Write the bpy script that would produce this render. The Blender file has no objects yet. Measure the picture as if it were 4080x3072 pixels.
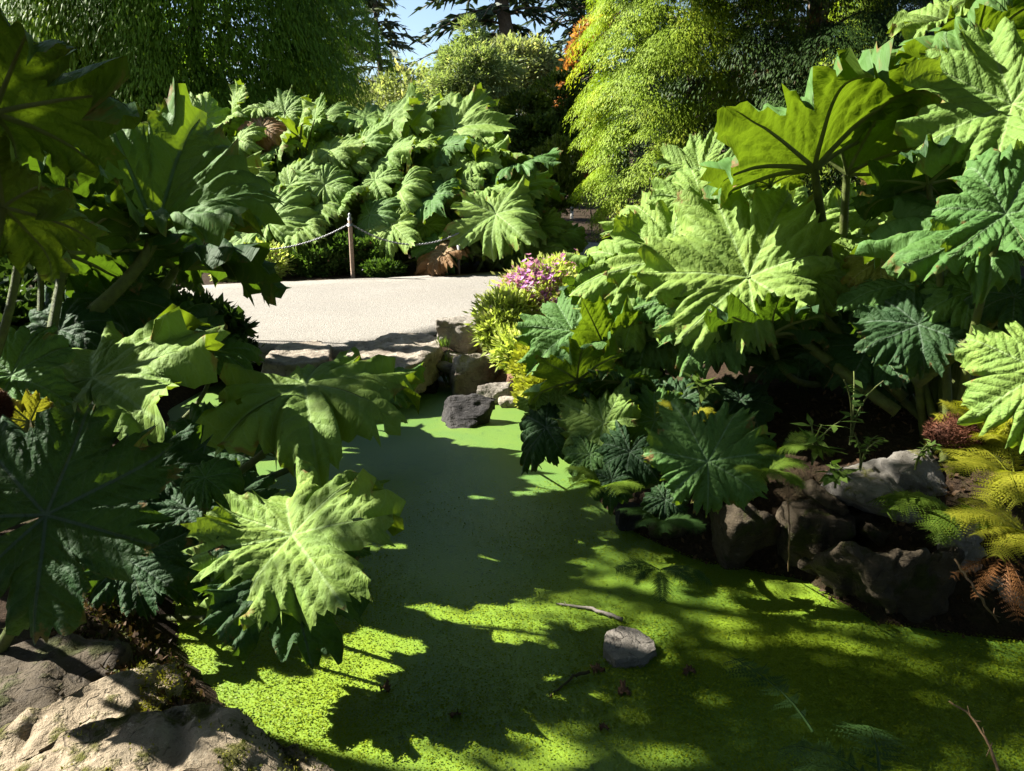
import bpy, bmesh, math, random
import numpy as np
from mathutils import Vector, Matrix, noise

# ------------------------------------------------------------------ camera, sky, sun, exposure
scene = bpy.context.scene
COL = scene.collection
FPX, CX, CY = 773.0, 512.0, 385.5
PITCH = math.radians(15.0)
CAMZ = 2.0
cam_d = bpy.data.cameras.new('camera'); cam = bpy.data.objects.new('camera', cam_d); COL.objects.link(cam)
cam.location = (0, 0, CAMZ); cam.rotation_euler = (math.radians(90) - PITCH, 0, 0)
cam_d.sensor_fit = 'HORIZONTAL'; cam_d.sensor_width = 36.0; cam_d.lens = FPX * 36.0 / 1024.0
cam_d.clip_start = 0.05; cam_d.clip_end = 2000
scene.camera = cam

SUN_AZ, SUN_EL = math.radians(-75), math.radians(39)      # azimuth from +Y towards +X
SUN = Vector((math.sin(SUN_AZ) * math.cos(SUN_EL), math.cos(SUN_AZ) * math.cos(SUN_EL), math.sin(SUN_EL)))
world = bpy.data.worlds.new('World'); scene.world = world; world.use_nodes = True
wn = world.node_tree; wn.nodes.clear()
wo = wn.nodes.new('ShaderNodeOutputWorld'); wb = wn.nodes.new('ShaderNodeBackground'); ws = wn.nodes.new('ShaderNodeTexSky')
ws.sky_type = 'NISHITA'; ws.sun_disc = False; ws.sun_elevation = SUN_EL; ws.sun_rotation = SUN_AZ
ws.air_density = 1.0; ws.dust_density = 0.6; ws.ozone_density = 1.2
wb.inputs['Strength'].default_value = 0.05
wn.links.new(ws.outputs[0], wb.inputs[0]); wn.links.new(wb.outputs[0], wo.inputs[0])
sd = bpy.data.lights.new('sun', 'SUN'); sd.energy = 5.0; sd.angle = math.radians(0.55); sd.color = (1.0, 0.95, 0.85)
so = bpy.data.objects.new('sun', sd); COL.objects.link(so)
so.rotation_euler = SUN.to_track_quat('Z', 'Y').to_euler(); so.location = (-8, 2, 9)
vs = scene.view_settings
vs.view_transform = 'Standard'; vs.look = 'None'; vs.exposure = 2.0; vs.gamma = 1.0; vs.use_curve_mapping = False
scene.cycles.transparent_max_bounces = 4
scene.cycles.max_bounces = 4; scene.cycles.diffuse_bounces = 2; scene.cycles.glossy_bounces = 2; scene.cycles.transmission_bounces = 3

# ------------------------------------------------------------------ helpers
FWD = np.array((0, math.cos(PITCH), -math.sin(PITCH))); UPV = np.array((0, math.sin(PITCH), math.cos(PITCH)))
RGT = np.array((1.0, 0, 0)); CAM = np.array((0, 0, CAMZ))
def ray(px, py): return FWD + RGT * ((px - CX) / FPX) + UPV * ((CY - py) / FPX)
def P(px, py, d): return CAM + ray(px, py) * d                 # point at view depth d
def G(px, py, z=0.0):                                            # point on the level z
    r = ray(px, py); return CAM + r * ((z - CAMZ) / r[2])
def unit(v):
    v = np.asarray(v, float); return v / (np.linalg.norm(v, axis=-1, keepdims=True) + 1e-9)

def mk(name, V, faces, mat=None, parent=None, smooth=False, uvs=None, attrs=None, mats=None, midx=None, loc=None):
    """faces: list of int arrays (n,3) or (n,4)"""
    V = np.asarray(V, np.float32).reshape(-1, 3)
    if loc is not None: V = V - np.asarray(loc, np.float32)
    me = bpy.data.meshes.new(name)
    fs = [np.asarray(f, np.int32) for f in faces if len(f)]
    loops = np.concatenate([f.ravel() for f in fs]); tot = np.concatenate([np.full(len(f), f.shape[1], np.int32) for f in fs])
    st = np.concatenate([[0], np.cumsum(tot)[:-1]]).astype(np.int32)
    me.vertices.add(len(V)); me.vertices.foreach_set('co', V.ravel())
    me.loops.add(len(loops)); me.loops.foreach_set('vertex_index', loops)
    me.polygons.add(len(tot)); me.polygons.foreach_set('loop_start', st); me.polygons.foreach_set('loop_total', tot)
    if midx is not None: me.polygons.foreach_set('material_index', np.asarray(midx, np.int32))
    me.update(calc_edges=True)
    if smooth: me.polygons.foreach_set('use_smooth', np.ones(len(tot), bool))
    for k, uv in (uvs or {}).items():
        l = me.uv_layers.new(name=k); l.data.foreach_set('uv', np.asarray(uv, np.float32)[loops].ravel())
    for k, a in (attrs or {}).items():
        at = me.attributes.new(k, 'FLOAT', 'POINT'); at.data.foreach_set('value', np.asarray(a, np.float32))
    for m in (mats or ([mat] if mat else [])): me.materials.append(m)
    me.validate()
    return link(name, me, parent, loc)
def link(name, me, parent=None, loc=None):
    o = bpy.data.objects.new(name, me); COL.objects.link(o)
    if loc is not None: o.location = [float(c) for c in loc]
    if parent is not None:
        o.parent = parent
        if loc is None: o.location = -Vector(parent.location)   # parents are unrotated: vertices are given in world space
        else: o.location = Vector([float(c) for c in loc]) - Vector(parent.location)
    return o
def thing(name, loc, label, cat, group=None):
    o = bpy.data.objects.new(name, None); COL.objects.link(o); o.location = [float(c) for c in loc]
    o.empty_display_size = 0.1
    return tag(o, label, cat, group)
def tag(o, label, cat, group=None):
    o['label'] = label; o['category'] = cat
    if group: o['group'] = group
    return o
def struct(o): o['kind'] = 'structure'; return o
def stuff(o): o['kind'] = 'stuff'; return o

# ------------------------------------------------------------------ materials
class NT:
    def __init__(s, name):
        s.m = bpy.data.materials.new(name); s.m.use_nodes = True; s.t = s.m.node_tree; s.t.nodes.clear()
        s.out = s.n('ShaderNodeOutputMaterial')
    def n(s, typ, **kw):
        nd = s.t.nodes.new(typ)
        for k, v in kw.items():
            if hasattr(nd, k): setattr(nd, k, v)
        return nd
    def l(s, a, b): s.t.links.new(a, b)
    def val(s, sock, v):
        if hasattr(v, 'is_output') or isinstance(v, bpy.types.NodeSocket): s.l(v, sock)
        else: sock.default_value = v
    def math(s, op, a, b=0.0, c=None):
        nd = s.n('ShaderNodeMath', operation=op); s.val(nd.inputs[0], a); s.val(nd.inputs[1], b)
        if c is not None: s.val(nd.inputs[2], c)
        return nd.outputs[0]
    def mix(s, fac, a, b, blend='MIX'):
        nd = s.n('ShaderNodeMix', data_type='RGBA', blend_type=blend)
        s.val(nd.inputs[0], fac)
        for sock, v in ((nd.inputs[6], a), (nd.inputs[7], b)):
            if isinstance(v, (tuple, list)): sock.default_value = (*v[:3], 1)
            else: s.l(v, sock)
        return nd.outputs[2]
    def noise(s, scale, detail=4, rough=0.55, vec=None, dist=0.0):
        nd = s.n('ShaderNodeTexNoise'); nd.inputs['Scale'].default_value = scale; nd.inputs['Detail'].default_value = detail
        nd.inputs['Roughness'].default_value = rough; nd.inputs['Distortion'].default_value = dist
        if vec is not None: s.l(vec, nd.inputs['Vector'])
        return nd.outputs[0]
    def ramp(s, fac, stops, interp='LINEAR'):
        nd = s.n('ShaderNodeValToRGB'); cr = nd.color_ramp; cr.interpolation = interp
        while len(cr.elements) < len(stops): cr.elements.new(0.5)
        for e, (p, c) in zip(cr.elements, stops):
            e.position = p; e.color = (*c[:3], 1) if isinstance(c, (tuple, list)) else (c, c, c, 1)
        s.l(fac, nd.inputs[0]); return nd.outputs[0]
    def maprange(s, v, a, b, c=0.0, d=1.0):
        nd = s.n('ShaderNodeMapRange'); s.val(nd.inputs[0], v)
        for i, x in enumerate((a, b, c, d)): nd.inputs[i + 1].default_value = x
        return nd.outputs[0]
    def bump(s, h, dist, strength=1.0, prev=None):
        nd = s.n('ShaderNodeBump'); nd.inputs['Distance'].default_value = dist; nd.inputs['Strength'].default_value = strength
        s.l(h, nd.inputs['Height'])
        if prev is not None: s.l(prev, nd.inputs['Normal'])
        return nd.outputs[0]
    def geo(s): return s.n('ShaderNodeNewGeometry')
    def pos(s): return s.n('ShaderNodeNewGeometry').outputs['Position']
    def obj(s): return s.n('ShaderNodeTexCoord').outputs['Object']
    def bsdf(s, col, rough=0.6, spec=0.4, nrm=None):
        b = s.n('ShaderNodeBsdfPrincipled')
        if isinstance(col, (tuple, list)): b.inputs['Base Color'].default_value = (*col[:3], 1)
        else: s.l(col, b.inputs['Base Color'])
        s.val(b.inputs['Roughness'], rough); s.val(b.inputs['Specular IOR Level'], spec)
        if nrm is not None: s.l(nrm, b.inputs['Normal'])
        return b.outputs[0]
    def transl(s, col, nrm=None):
        b = s.n('ShaderNodeBsdfTranslucent')
        if isinstance(col, (tuple, list)): b.inputs[0].default_value = (*col[:3], 1)
        else: s.l(col, b.inputs[0])
        if nrm is not None: s.l(nrm, b.inputs['Normal'])
        return b.outputs[0]
    def mixsh(s, f, a, b):
        nd = s.n('ShaderNodeMixShader'); s.val(nd.inputs[0], f); s.l(a, nd.inputs[1]); s.l(b, nd.inputs[2]); return nd.outputs[0]
    def done(s, sh): s.l(sh, s.out.inputs[0]); return s.m
    def attr(s, name):
        nd = s.n('ShaderNodeAttribute'); nd.attribute_name = name; return nd.outputs['Fac']

def mat_gunnera(name, top, under, trans, brown=0.0, rough=0.58):
    t = NT(name)
    uvn = t.n('ShaderNodeUVMap'); uvn.uv_map = 'vein'
    sep = t.n('ShaderNodeSeparateXYZ'); t.l(uvn.outputs[0], sep.inputs[0])
    U, V = sep.outputs[0], sep.outputs[1]
    fl = t.n('ShaderNodeUVMap'); fl.uv_map = 'flat'
    F = fl.outputs[0]
    # warped secondary vein pattern
    nz = t.noise(5.0, 2, 0.5, F)
    Uw = t.math('ADD', U, t.math('MULTIPLY', t.math('SUBTRACT', nz, 0.5), 0.05))
    aV = t.math('ABSOLUTE', V)
    sec = t.math('PINGPONG', t.math('MULTIPLY', Uw, 7.5), 0.5)                     # 0 at a vein
    secl = t.maprange(sec, 0.0, 0.075, 1.0, 0.0)
    mainl = t.maprange(aV, 0.007, 0.016, 1.0, 0.0)
    vor = t.n('ShaderNodeTexVoronoi', feature='DISTANCE_TO_EDGE'); vor.inputs['Scale'].default_value = 13.0; t.l(F, vor.inputs['Vector'])
    net = vor.outputs['Distance']
    vor2 = t.n('ShaderNodeTexVoronoi', feature='DISTANCE_TO_EDGE'); vor2.inputs['Scale'].default_value = 34.0; t.l(F, vor2.inputs['Vector'])
    quilt = t.math('ADD', t.math('MULTIPLY', t.maprange(net, 0.0, 0.35), 0.55), t.math('MULTIPLY', t.maprange(vor2.outputs['Distance'], 0, 0.4), 0.25))
    h = t.math('ADD', t.math('ADD', quilt, t.math('MULTIPLY', t.maprange(sec, 0, 0.3), 0.7)), t.math('MULTIPLY', t.noise(7, 3, 0.6, F), 0.6))
    back = t.geo().outputs['Backfacing']
    oi = t.n('ShaderNodeObjectInfo').outputs['Random']
    nb = t.bump(h, 0.009, 0.65)
    lines = t.math('MAXIMUM', mainl, t.math('MULTIPLY', secl, 0.35))
    big = t.noise(2.2, 3, 0.6, F)
    mott = t.noise(11, 4, 0.65, F)
    tc = t.mix(t.maprange(big, 0.3, 0.75), top, tuple(c * k for c, k in zip(top, (1.35, 1.15, 0.9))))
    tc = t.mix(t.maprange(mott, 0.35, 0.8, 0, 0.55), tc, tuple(c * k for c, k in zip(top, (0.72, 0.8, 0.75))))
    tc = t.mix(t.maprange(vor2.outputs['Distance'], 0.0, 0.10, 0.32, 0.0), tc, tuple(min(.5, c * 1.25 + .03) for c in top))
    spot = t.maprange(t.noise(26, 3, 0.6, F), 0.70, 0.76)
    tc = t.mix(t.math('MULTIPLY', spot, 0.55), tc, (0.16, 0.11, 0.045))
    tc = t.mix(t.math('MULTIPLY', oi, 0.45), tc, tuple(c * k for c, k in zip(top, (0.70, 0.88, 0.95))))
    tc = t.mix(t.math('MULTIPLY', lines, 0.7), tc, tuple(min(.6, c * 1.3 + .08) for c in top))
    uc = t.mix(t.maprange(big, 0.3, 0.75), under, tuple(c * 0.8 for c in under))
    uc = t.mix(t.math('MULTIPLY', lines, 0.6), uc, (0.19, 0.24, 0.06))
    if True:
        edge = t.attr('rim')
        bn = t.noise(4.0, 4, 0.7, F)
        bf = t.math('MULTIPLY', t.maprange(t.math('ADD', t.math('MULTIPLY', edge, 0.55), bn), 1.08 - brown, 1.16 - brown), 0.9)
        bcol = t.mix(mott, (0.26, 0.15, 0.06), (0.11, 0.05, 0.02))
        tc = t.mix(bf, tc, bcol); uc = t.mix(bf, uc, bcol)
    col = t.mix(back, tc, uc)
    tr = t.mix(t.math('MULTIPLY', lines, 0.75), trans, tuple(c * 0.35 for c in trans))
    tr = t.mix(t.maprange(mott, 0.35, 0.75, 0, 0.5), tr, tuple(c * 0.72 for c in trans))
    s = t.bsdf(col, t.math('ADD', rough, t.math('MULTIPLY', mott, 0.12)), 0.14, nb)
    return t.done(t.mixsh(0.27, s, t.transl(tr, nb)))

GUN = [mat_gunnera('gunnera_leaf_green', (0.080, 0.165, 0.042), (0.068, 0.120, 0.014), (0.19, 0.30, 0.010)),
       mat_gunnera('gunnera_leaf_pale', (0.165, 0.262, 0.056), (0.085, 0.135, 0.016), (0.23, 0.34, 0.012)),
       mat_gunnera('gunnera_leaf_yellowing', (0.24, 0.25, 0.05), (0.12, 0.125, 0.02), (0.32, 0.32, 0.02), brown=0.14),
       mat_gunnera('gunnera_leaf_dead', (0.28, 0.19, 0.10), (0.18, 0.12, 0.06), (0.25, 0.15, 0.06), brown=0.4),
       mat_gunnera('gunnera_leaf_painted_shade', (0.026, 0.064, 0.022), (0.030, 0.060, 0.010), (0.10, 0.19, 0.008))]  # darker copy for leaves in shade, the shade painted into its colour
def mat_plain(name, c1, c2, scale=6, rough=0.7, spec=0.3, bump=0.004, bscale=40, space='pos'):
    t = NT(name); v = t.pos() if space == 'pos' else t.obj()
    n = t.noise(scale, 5, 0.6, v)
    c = t.mix(t.maprange(n, 0.3, 0.7), c1, c2)
    nb = t.bump(t.noise(bscale, 4, 0.65, v), bump, 0.8)
    return t.done(t.bsdf(c, rough, spec, nb))
M_RIB = mat_plain('leaf_rib', (0.14, 0.17, 0.045), (0.10, 0.13, 0.03), 14, 0.6)
M_STEM = mat_plain('gunnera_stem', (0.095, 0.125, 0.022), (0.050, 0.058, 0.015), 22, 0.65, bump=0.006, bscale=120)
M_STEMD = mat_plain('gunnera_stem_brown', (0.07, 0.06, 0.02), (0.045, 0.03, 0.012), 18, 0.75)
M_FUZZ = mat_plain('red_brown_hair', (0.11, 0.035, 0.014), (0.05, 0.016, 0.008), 10, 0.8, bump=0.01)

def mat_foliage(name, ca, cb, trans=0.3, rough=0.55, cc=None, sat=1.0):
    t = NT(name); a = t.attr('tint')
    c = t.mix(a, ca, cb)
    if cc is not None: c = t.mix(t.maprange(a, 0.8, 0.98), c, cc)
    n = t.noise(0.9, 3, 0.5, t.pos())
    c = t.mix(t.maprange(n, 0.35, 0.7, 0, 0.5), c, tuple(x * 0.62 for x in ca))
    br = t.n('ShaderNodeMix', data_type='RGBA', blend_type='MULTIPLY'); br.inputs[0].default_value = 1.0
    t.l(c, br.inputs[6]); br.inputs[7].default_value = (1.7, 1.8, 0.8, 1)
    s = t.bsdf(c, rough, 0.12)
    return t.done(t.mixsh(trans, s, t.transl(br.outputs[2])))
MF = dict(
    weep=mat_foliage('weeping_foliage', (0.080, 0.155, 0.012), (0.175, 0.285, 0.026), 0.35),
    weep_sunlit=mat_foliage('painted_sunlit_foliage', (0.24, 0.34, 0.04), (0.36, 0.48, 0.08), 0.5),  # sunlit side of the weeping tree, painted as lighter foliage
    gold=mat_foliage('golden_thread_foliage', (0.18, 0.28, 0.024), (0.29, 0.38, 0.03), 0.3, cc=(0.40, 0.42, 0.025)),
    cyp_shade=mat_foliage('painted_shade_sprays', (0.018, 0.042, 0.010), (0.045, 0.085, 0.014), 0.15),  # shaded half of the golden cypress, painted as dark foliage
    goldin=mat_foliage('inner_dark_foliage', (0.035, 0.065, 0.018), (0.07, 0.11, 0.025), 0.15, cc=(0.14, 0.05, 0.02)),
    pine=mat_foliage('far_conifer_foliage', (0.025, 0.045, 0.022), (0.05, 0.075, 0.03), 0.1),
    pineh=mat_foliage('hazy_conifer_foliage', (0.075, 0.10, 0.06), (0.13, 0.15, 0.085), 0.15),  # distance haze painted into these lighter conifer colours
    larch=mat_foliage('larch_foliage', (0.18, 0.235, 0.095), (0.27, 0.33, 0.145), 0.4, cc=(0.33, 0.33, 0.18)),
    olive=mat_foliage('pale_olive_foliage', (0.20, 0.235, 0.11), (0.30, 0.33, 0.17), 0.4, cc=(0.44, 0.40, 0.22)),
    hinoki=mat_foliage('dark_cypress_foliage', (0.035, 0.065, 0.012), (0.13, 0.175, 0.025), 0.15),
    yellow=mat_foliage('yellow_shrub_foliage', (0.22, 0.17, 0.025), (0.30, 0.22, 0.03), 0.3),
    orange=mat_foliage('orange_autumn_foliage', (0.34, 0.14, 0.045), (0.44, 0.21, 0.07), 0.3),
    red=mat_foliage('red_shrub_foliage', (0.14, 0.025, 0.018), (0.20, 0.05, 0.03), 0.2),
    upright=mat_foliage('upright_shrub_foliage', (0.10, 0.135, 0.03), (0.17, 0.20, 0.05), 0.3, cc=(0.25, 0.26, 0.13)),
    flowerleaf=mat_foliage('flower_bed_leaves', (0.34, 0.43, 0.09), (0.50, 0.55, 0.17), 0.3, cc=(0.62, 0.60, 0.34)),
    golden=mat_foliage('golden_ground_leaves', (0.25, 0.28, 0.03), (0.38, 0.38, 0.06), 0.3),
    bed=mat_foliage('bedding_leaves', (0.04, 0.085, 0.018), (0.09, 0.15, 0.03), 0.3),
    tree=mat_foliage('broadleaf_foliage', (0.05, 0.085, 0.02), (0.09, 0.13, 0.03), 0.25),
    fern=mat_foliage('fern_green', (0.09, 0.16, 0.02), (0.18, 0.25, 0.03), 0.35),
    ferny=mat_foliage('fern_yellow', (0.22, 0.24, 0.02), (0.36, 0.33, 0.035), 0.35),
    fernd=mat_foliage('fern_dark', (0.035, 0.08, 0.02), (0.06, 0.115, 0.03), 0.25),
    fernb=mat_foliage('fern_dead', (0.15, 0.065, 0.022), (0.24, 0.11, 0.04), 0.2),
    weed=mat_foliage('weed_leaves', (0.09, 0.16, 0.03), (0.17, 0.24, 0.05), 0.3),
    ivy=mat_foliage('ground_cover_leaves', (0.03, 0.065, 0.015), (0.06, 0.10, 0.02), 0.2),
    moss=mat_foliage('moss', (0.14, 0.14, 0.015), (0.26, 0.24, 0.03), 0.2),
    moss_shade=mat_foliage('moss_painted_shade', (0.045, 0.055, 0.012), (0.09, 0.095, 0.015), 0.2),  # moss darkened in colour for the sides away from the sun
    duck=mat_foliage('duckweed_fronds', (0.125, 0.195, 0.010), (0.225, 0.275, 0.010), 0.25, 0.5),
    litter=mat_foliage('leaf_litter', (0.05, 0.03, 0.016), (0.14, 0.085, 0.045), 0.1),
    purple=mat_foliage('purple_petals', (0.50, 0.20, 0.58), (0.66, 0.38, 0.72), 0.3),
    pink=mat_foliage('pink_petals', (0.50, 0.10, 0.11), (0.60, 0.22, 0.25), 0.3),
    cream=mat_foliage('cream_petals', (0.55, 0.48, 0.40), (0.62, 0.42, 0.42), 0.3),
    lilac=mat_foliage('lilac_petals', (0.42, 0.36, 0.46), (0.5, 0.44, 0.5), 0.3))
M_BARK = mat_plain('bark', (0.075, 0.055, 0.038), (0.14, 0.11, 0.08), 9, 0.85, bump=0.03, bscale=14)
M_BARKP = mat_plain('pale_bark', (0.26, 0.24, 0.20), (0.36, 0.34, 0.30), 5, 0.85, bump=0.02, bscale=16)
M_TWIG = mat_plain('grey_twig', (0.16, 0.14, 0.12), (0.25, 0.22, 0.19), 30, 0.8)
M_DRY = mat_plain('dry_stem', (0.25, 0.17, 0.08), (0.16, 0.09, 0.05), 20, 0.8)
M_DEADLEAF = mat_plain('brown_dead_leaf', (0.07, 0.035, 0.018), (0.13, 0.07, 0.035), 30, 0.75)

def mat_rock(name, base, dark, light, moss=0.0, mosscol=(0.13, 0.13, 0.015), scale=3.0, bumpd=0.02):
    t = NT(name); v = t.pos()
    n1 = t.noise(scale, 7, 0.62, v, 0.4); n2 = t.noise(scale * 4.3, 6, 0.7, v, 0.6); n3 = t.noise(scale * 19, 4, 0.7, v)
    c = t.ramp(n1, [(0.28, dark), (0.48, base), (0.72, light)])
    c = t.mix(t.maprange(n2, 0.50, 0.72, 0, 0.75), c, dark)
    c = t.mix(t.maprange(n3, 0.55, 0.8, 0, 0.5), c, light)
    st = t.n('ShaderNodeMapping'); st.inputs['Scale'].default_value = (1.2, 1.2, 7.0); st.inputs['Rotation'].default_value = (0.25, 0.2, 0.3); t.l(v, st.inputs[0])
    lay = t.noise(scale * 1.3, 5, 0.65, st.outputs[0], 0.7)
    vor = t.n('ShaderNodeTexVoronoi', feature='DISTANCE_TO_EDGE'); vor.inputs['Scale'].default_value = scale * 1.1
    wv = t.n('ShaderNodeVectorMath', operation='ADD'); t.l(v, wv.inputs[0])
    nn = t.n('ShaderNodeTexNoise'); nn.inputs['Scale'].default_value = scale * 1.5; t.l(v, nn.inputs['Vector']); sc = t.n('ShaderNodeVectorMath', operation='SCALE'); t.l(nn.outputs['Color'], sc.inputs[0]); sc.inputs['Scale'].default_value = 0.35
    t.l(sc.outputs[0], wv.inputs[1]); t.l(wv.outputs[0], vor.inputs['Vector'])
    crack = t.maprange(vor.outputs['Distance'], 0.0, 0.022, 1.0, 0.0)
    crk = t.math('MULTIPLY', crack, t.maprange(n2, 0.46, 0.60, 0.0, 0.8))
    c = t.mix(t.math('MULTIPLY', crk, 0.7), c, tuple(x * 0.35 for x in dark))
    gr = t.noise(scale * 60, 3, 0.7, v)
    c = t.mix(t.maprange(gr, 0.55, 0.75, 0, 0.4), c, tuple(x * 0.45 for x in dark))
    lich = t.maprange(t.noise(scale * 7, 4, 0.7, v), 0.62, 0.66, 0, 0.55)
    c = t.mix(lich, c, tuple(min(.5, x * 1.15 + .03) for x in light))
    h = t.math('ADD', t.math('MULTIPLY', lay, 1.2), t.math('ADD', t.math('ADD', t.math('MULTIPLY', n2, 0.8), t.math('MULTIPLY', gr, 0.10)), t.math('MULTIPLY', n3, 0.35)))
    h = t.math('SUBTRACT', h, t.math('MULTIPLY', crk, 0.6))
    if moss > 0:
        mn = t.noise(scale * 1.7, 5, 0.6, v)
        mf = t.maprange(mn, 0.72 - moss * 0.45, 0.80 - moss * 0.45)
        c = t.mix(mf, c, t.mix(n3, mosscol, tuple(x * 0.4 for x in mosscol)))
        h = t.math('ADD', h, t.math('MULTIPLY', mf, t.math('MULTIPLY', n3, 1.2)))
    return t.done(t.bsdf(c, 0.82, 0.25, t.bump(h, bumpd, 0.95)))
MR = dict(
    tan=mat_rock('tan_boulder_stone', (0.27, 0.215, 0.145), (0.115, 0.085, 0.05), (0.36, 0.30, 0.21), 0.42, scale=4.2, bumpd=0.022),
    pale=mat_rock('pale_weathered_stone', (0.30, 0.26, 0.205), (0.14, 0.11, 0.085), (0.40, 0.36, 0.29), 0.0, scale=3.6, bumpd=0.03),
    grey=mat_rock('grey_stone', (0.24, 0.215, 0.18), (0.10, 0.085, 0.07), (0.34, 0.31, 0.27), 0.1, scale=4.0),
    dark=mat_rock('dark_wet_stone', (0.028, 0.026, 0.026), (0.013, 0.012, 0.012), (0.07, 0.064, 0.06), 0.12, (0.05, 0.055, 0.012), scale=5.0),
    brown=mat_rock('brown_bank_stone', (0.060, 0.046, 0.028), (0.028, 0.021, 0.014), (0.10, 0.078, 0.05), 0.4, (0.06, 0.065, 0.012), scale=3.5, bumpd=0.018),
    white=mat_rock('white_limestone', (0.15, 0.138, 0.118), (0.07, 0.062, 0.05), (0.22, 0.205, 0.185), 0.3, scale=4.0, bumpd=0.012))

def mat_soil():
    t = NT('garden_soil'); v = t.pos()
    n = t.noise(3, 6, 0.65, v); n2 = t.noise(38, 5, 0.7, v)
    c = t.ramp(n2, [(0.3, (0.018, 0.012, 0.008)), (0.55, (0.04, 0.026, 0.016)), (0.75, (0.09, 0.056, 0.034))])
    c = t.mix(t.maprange(n, 0.5, 0.7, 0, 0.5), c, (0.05, 0.055, 0.02))
    return t.done(t.bsdf(c, 0.95, 0.1, t.bump(t.math('ADD', n2, n), 0.03, 0.9)))
M_SOIL = mat_soil()
def mat_mulch():
    t = NT('red_brown_mulch'); v = t.pos()
    n2 = t.noise(60, 5, 0.7, v)
    c = t.ramp(n2, [(0.3, (0.10, 0.05, 0.03)), (0.55, (0.23, 0.13, 0.085)), (0.75, (0.36, 0.23, 0.16))])
    return t.done(t.bsdf(c, 0.95, 0.1, t.bump(n2, 0.02, 0.9)))
M_MULCH = mat_mulch()
def mat_path():
    t = NT('pale_path_gravel_concrete'); v = t.pos()
    n = t.noise(0.7, 5, 0.6, v); f = t.noise(34, 5, 0.8, v)
    vo = t.n('ShaderNodeTexVoronoi'); vo.inputs['Scale'].default_value = 60; t.l(v, vo.inputs['Vector'])
    c = t.mix(t.maprange(n, 0.3, 0.7), (0.218, 0.203, 0.178), (0.27, 0.252, 0.222))
    c = t.mix(t.maprange(f, 0.48, 0.68, 0, 0.75), c, (0.09, 0.083, 0.075))
    c = t.mix(t.maprange(f, 0.25, 0.45, 0.8, 0), c, (0.40, 0.38, 0.35))
    c = t.mix(t.math('MULTIPLY', vo.outputs['Color'], 0.25), c, (0.22, 0.2, 0.17))
    st = t.n('ShaderNodeMapping'); st.inputs['Scale'].default_value = (0.35, 1.8, 1); t.l(v, st.inputs[0])
    c = t.mix(t.maprange(t.noise(1.5, 5, 0.6, st.outputs[0]), 0.52, 0.72, 0, 0.4), c, (0.24, 0.215, 0.18))
    return t.done(t.bsdf(c, 0.9, 0.2, t.bump(t.math('ADD', f, vo.outputs['Distance']), 0.008, 0.8)))
M_PATH = mat_path()
def mat_pond():
    t = NT('duckweed_covered_water'); v = t.pos()
    n = t.noise(1.1, 5, 0.6, v, 0.5); f = t.noise(75, 4, 0.75, v); m = t.noise(14, 5, 0.7, v, 0.8)
    vo = t.n('ShaderNodeTexVoronoi'); vo.inputs['Scale'].default_value = 120; t.l(v, vo.inputs['Vector'])
    c = t.mix(t.maprange(n, 0.3, 0.7), (0.105, 0.210, 0.032), (0.200, 0.275, 0.012))
    c = t.mix(t.maprange(f, 0.45, 0.75, 0, 0.7), c, (0.085, 0.14, 0.011))
    gap = t.maprange(t.math('ADD', t.math('ADD', t.math('MULTIPLY', m, 0.7), t.math('MULTIPLY', f, 0.3)), t.math('MULTIPLY', t.math('SUBTRACT', t.noise(0.8, 3, .5, v, .3), .5), .35)), 0.57, 0.64)
    c = t.mix(t.math('MULTIPLY', gap, 0.6), c, (0.03, 0.06, 0.016))
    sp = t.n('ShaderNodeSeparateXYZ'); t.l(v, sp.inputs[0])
    sky_tint = t.math('MULTIPLY', t.maprange(t.math('ADD', sp.outputs[1], t.math('MULTIPLY', t.math('SUBTRACT', n, .5), 2.0)), 3.5, 4.6), 0.5)  # blue sky light on the shaded mid-pond, painted in by position
    c = t.mix(sky_tint, c, (0.080, 0.165, 0.060))
    h = t.math('ADD', f, t.math('MULTIPLY', vo.outputs['Distance'], 0.6))
    return t.done(t.bsdf(c, 0.42, 0.4, t.bump(h, 0.004, 0.5)))
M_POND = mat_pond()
M_WOOD = mat_plain('weathered_post_wood', (0.20, 0.14, 0.10), (0.30, 0.22, 0.16), 12, 0.8, bump=0.005)
M_POSTD = mat_plain('dark_post_wood', (0.08, 0.06, 0.05), (0.05, 0.04, 0.03), 12, 0.8)
def mat_metal():
    t = NT('galvanised_metal'); b = t.n('ShaderNodeBsdfPrincipled'); b.inputs['Base Color'].default_value = (0.22, 0.225, 0.23, 1)
    b.inputs['Metallic'].default_value = 0.7; b.inputs['Roughness'].default_value = 0.45
    return t.done(b.outputs[0])
M_METAL = mat_metal()
M_PLATE = mat_plain('grey_post_sleeve', (0.30, 0.30, 0.29), (0.38, 0.38, 0.37), 9, 0.5)

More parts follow.
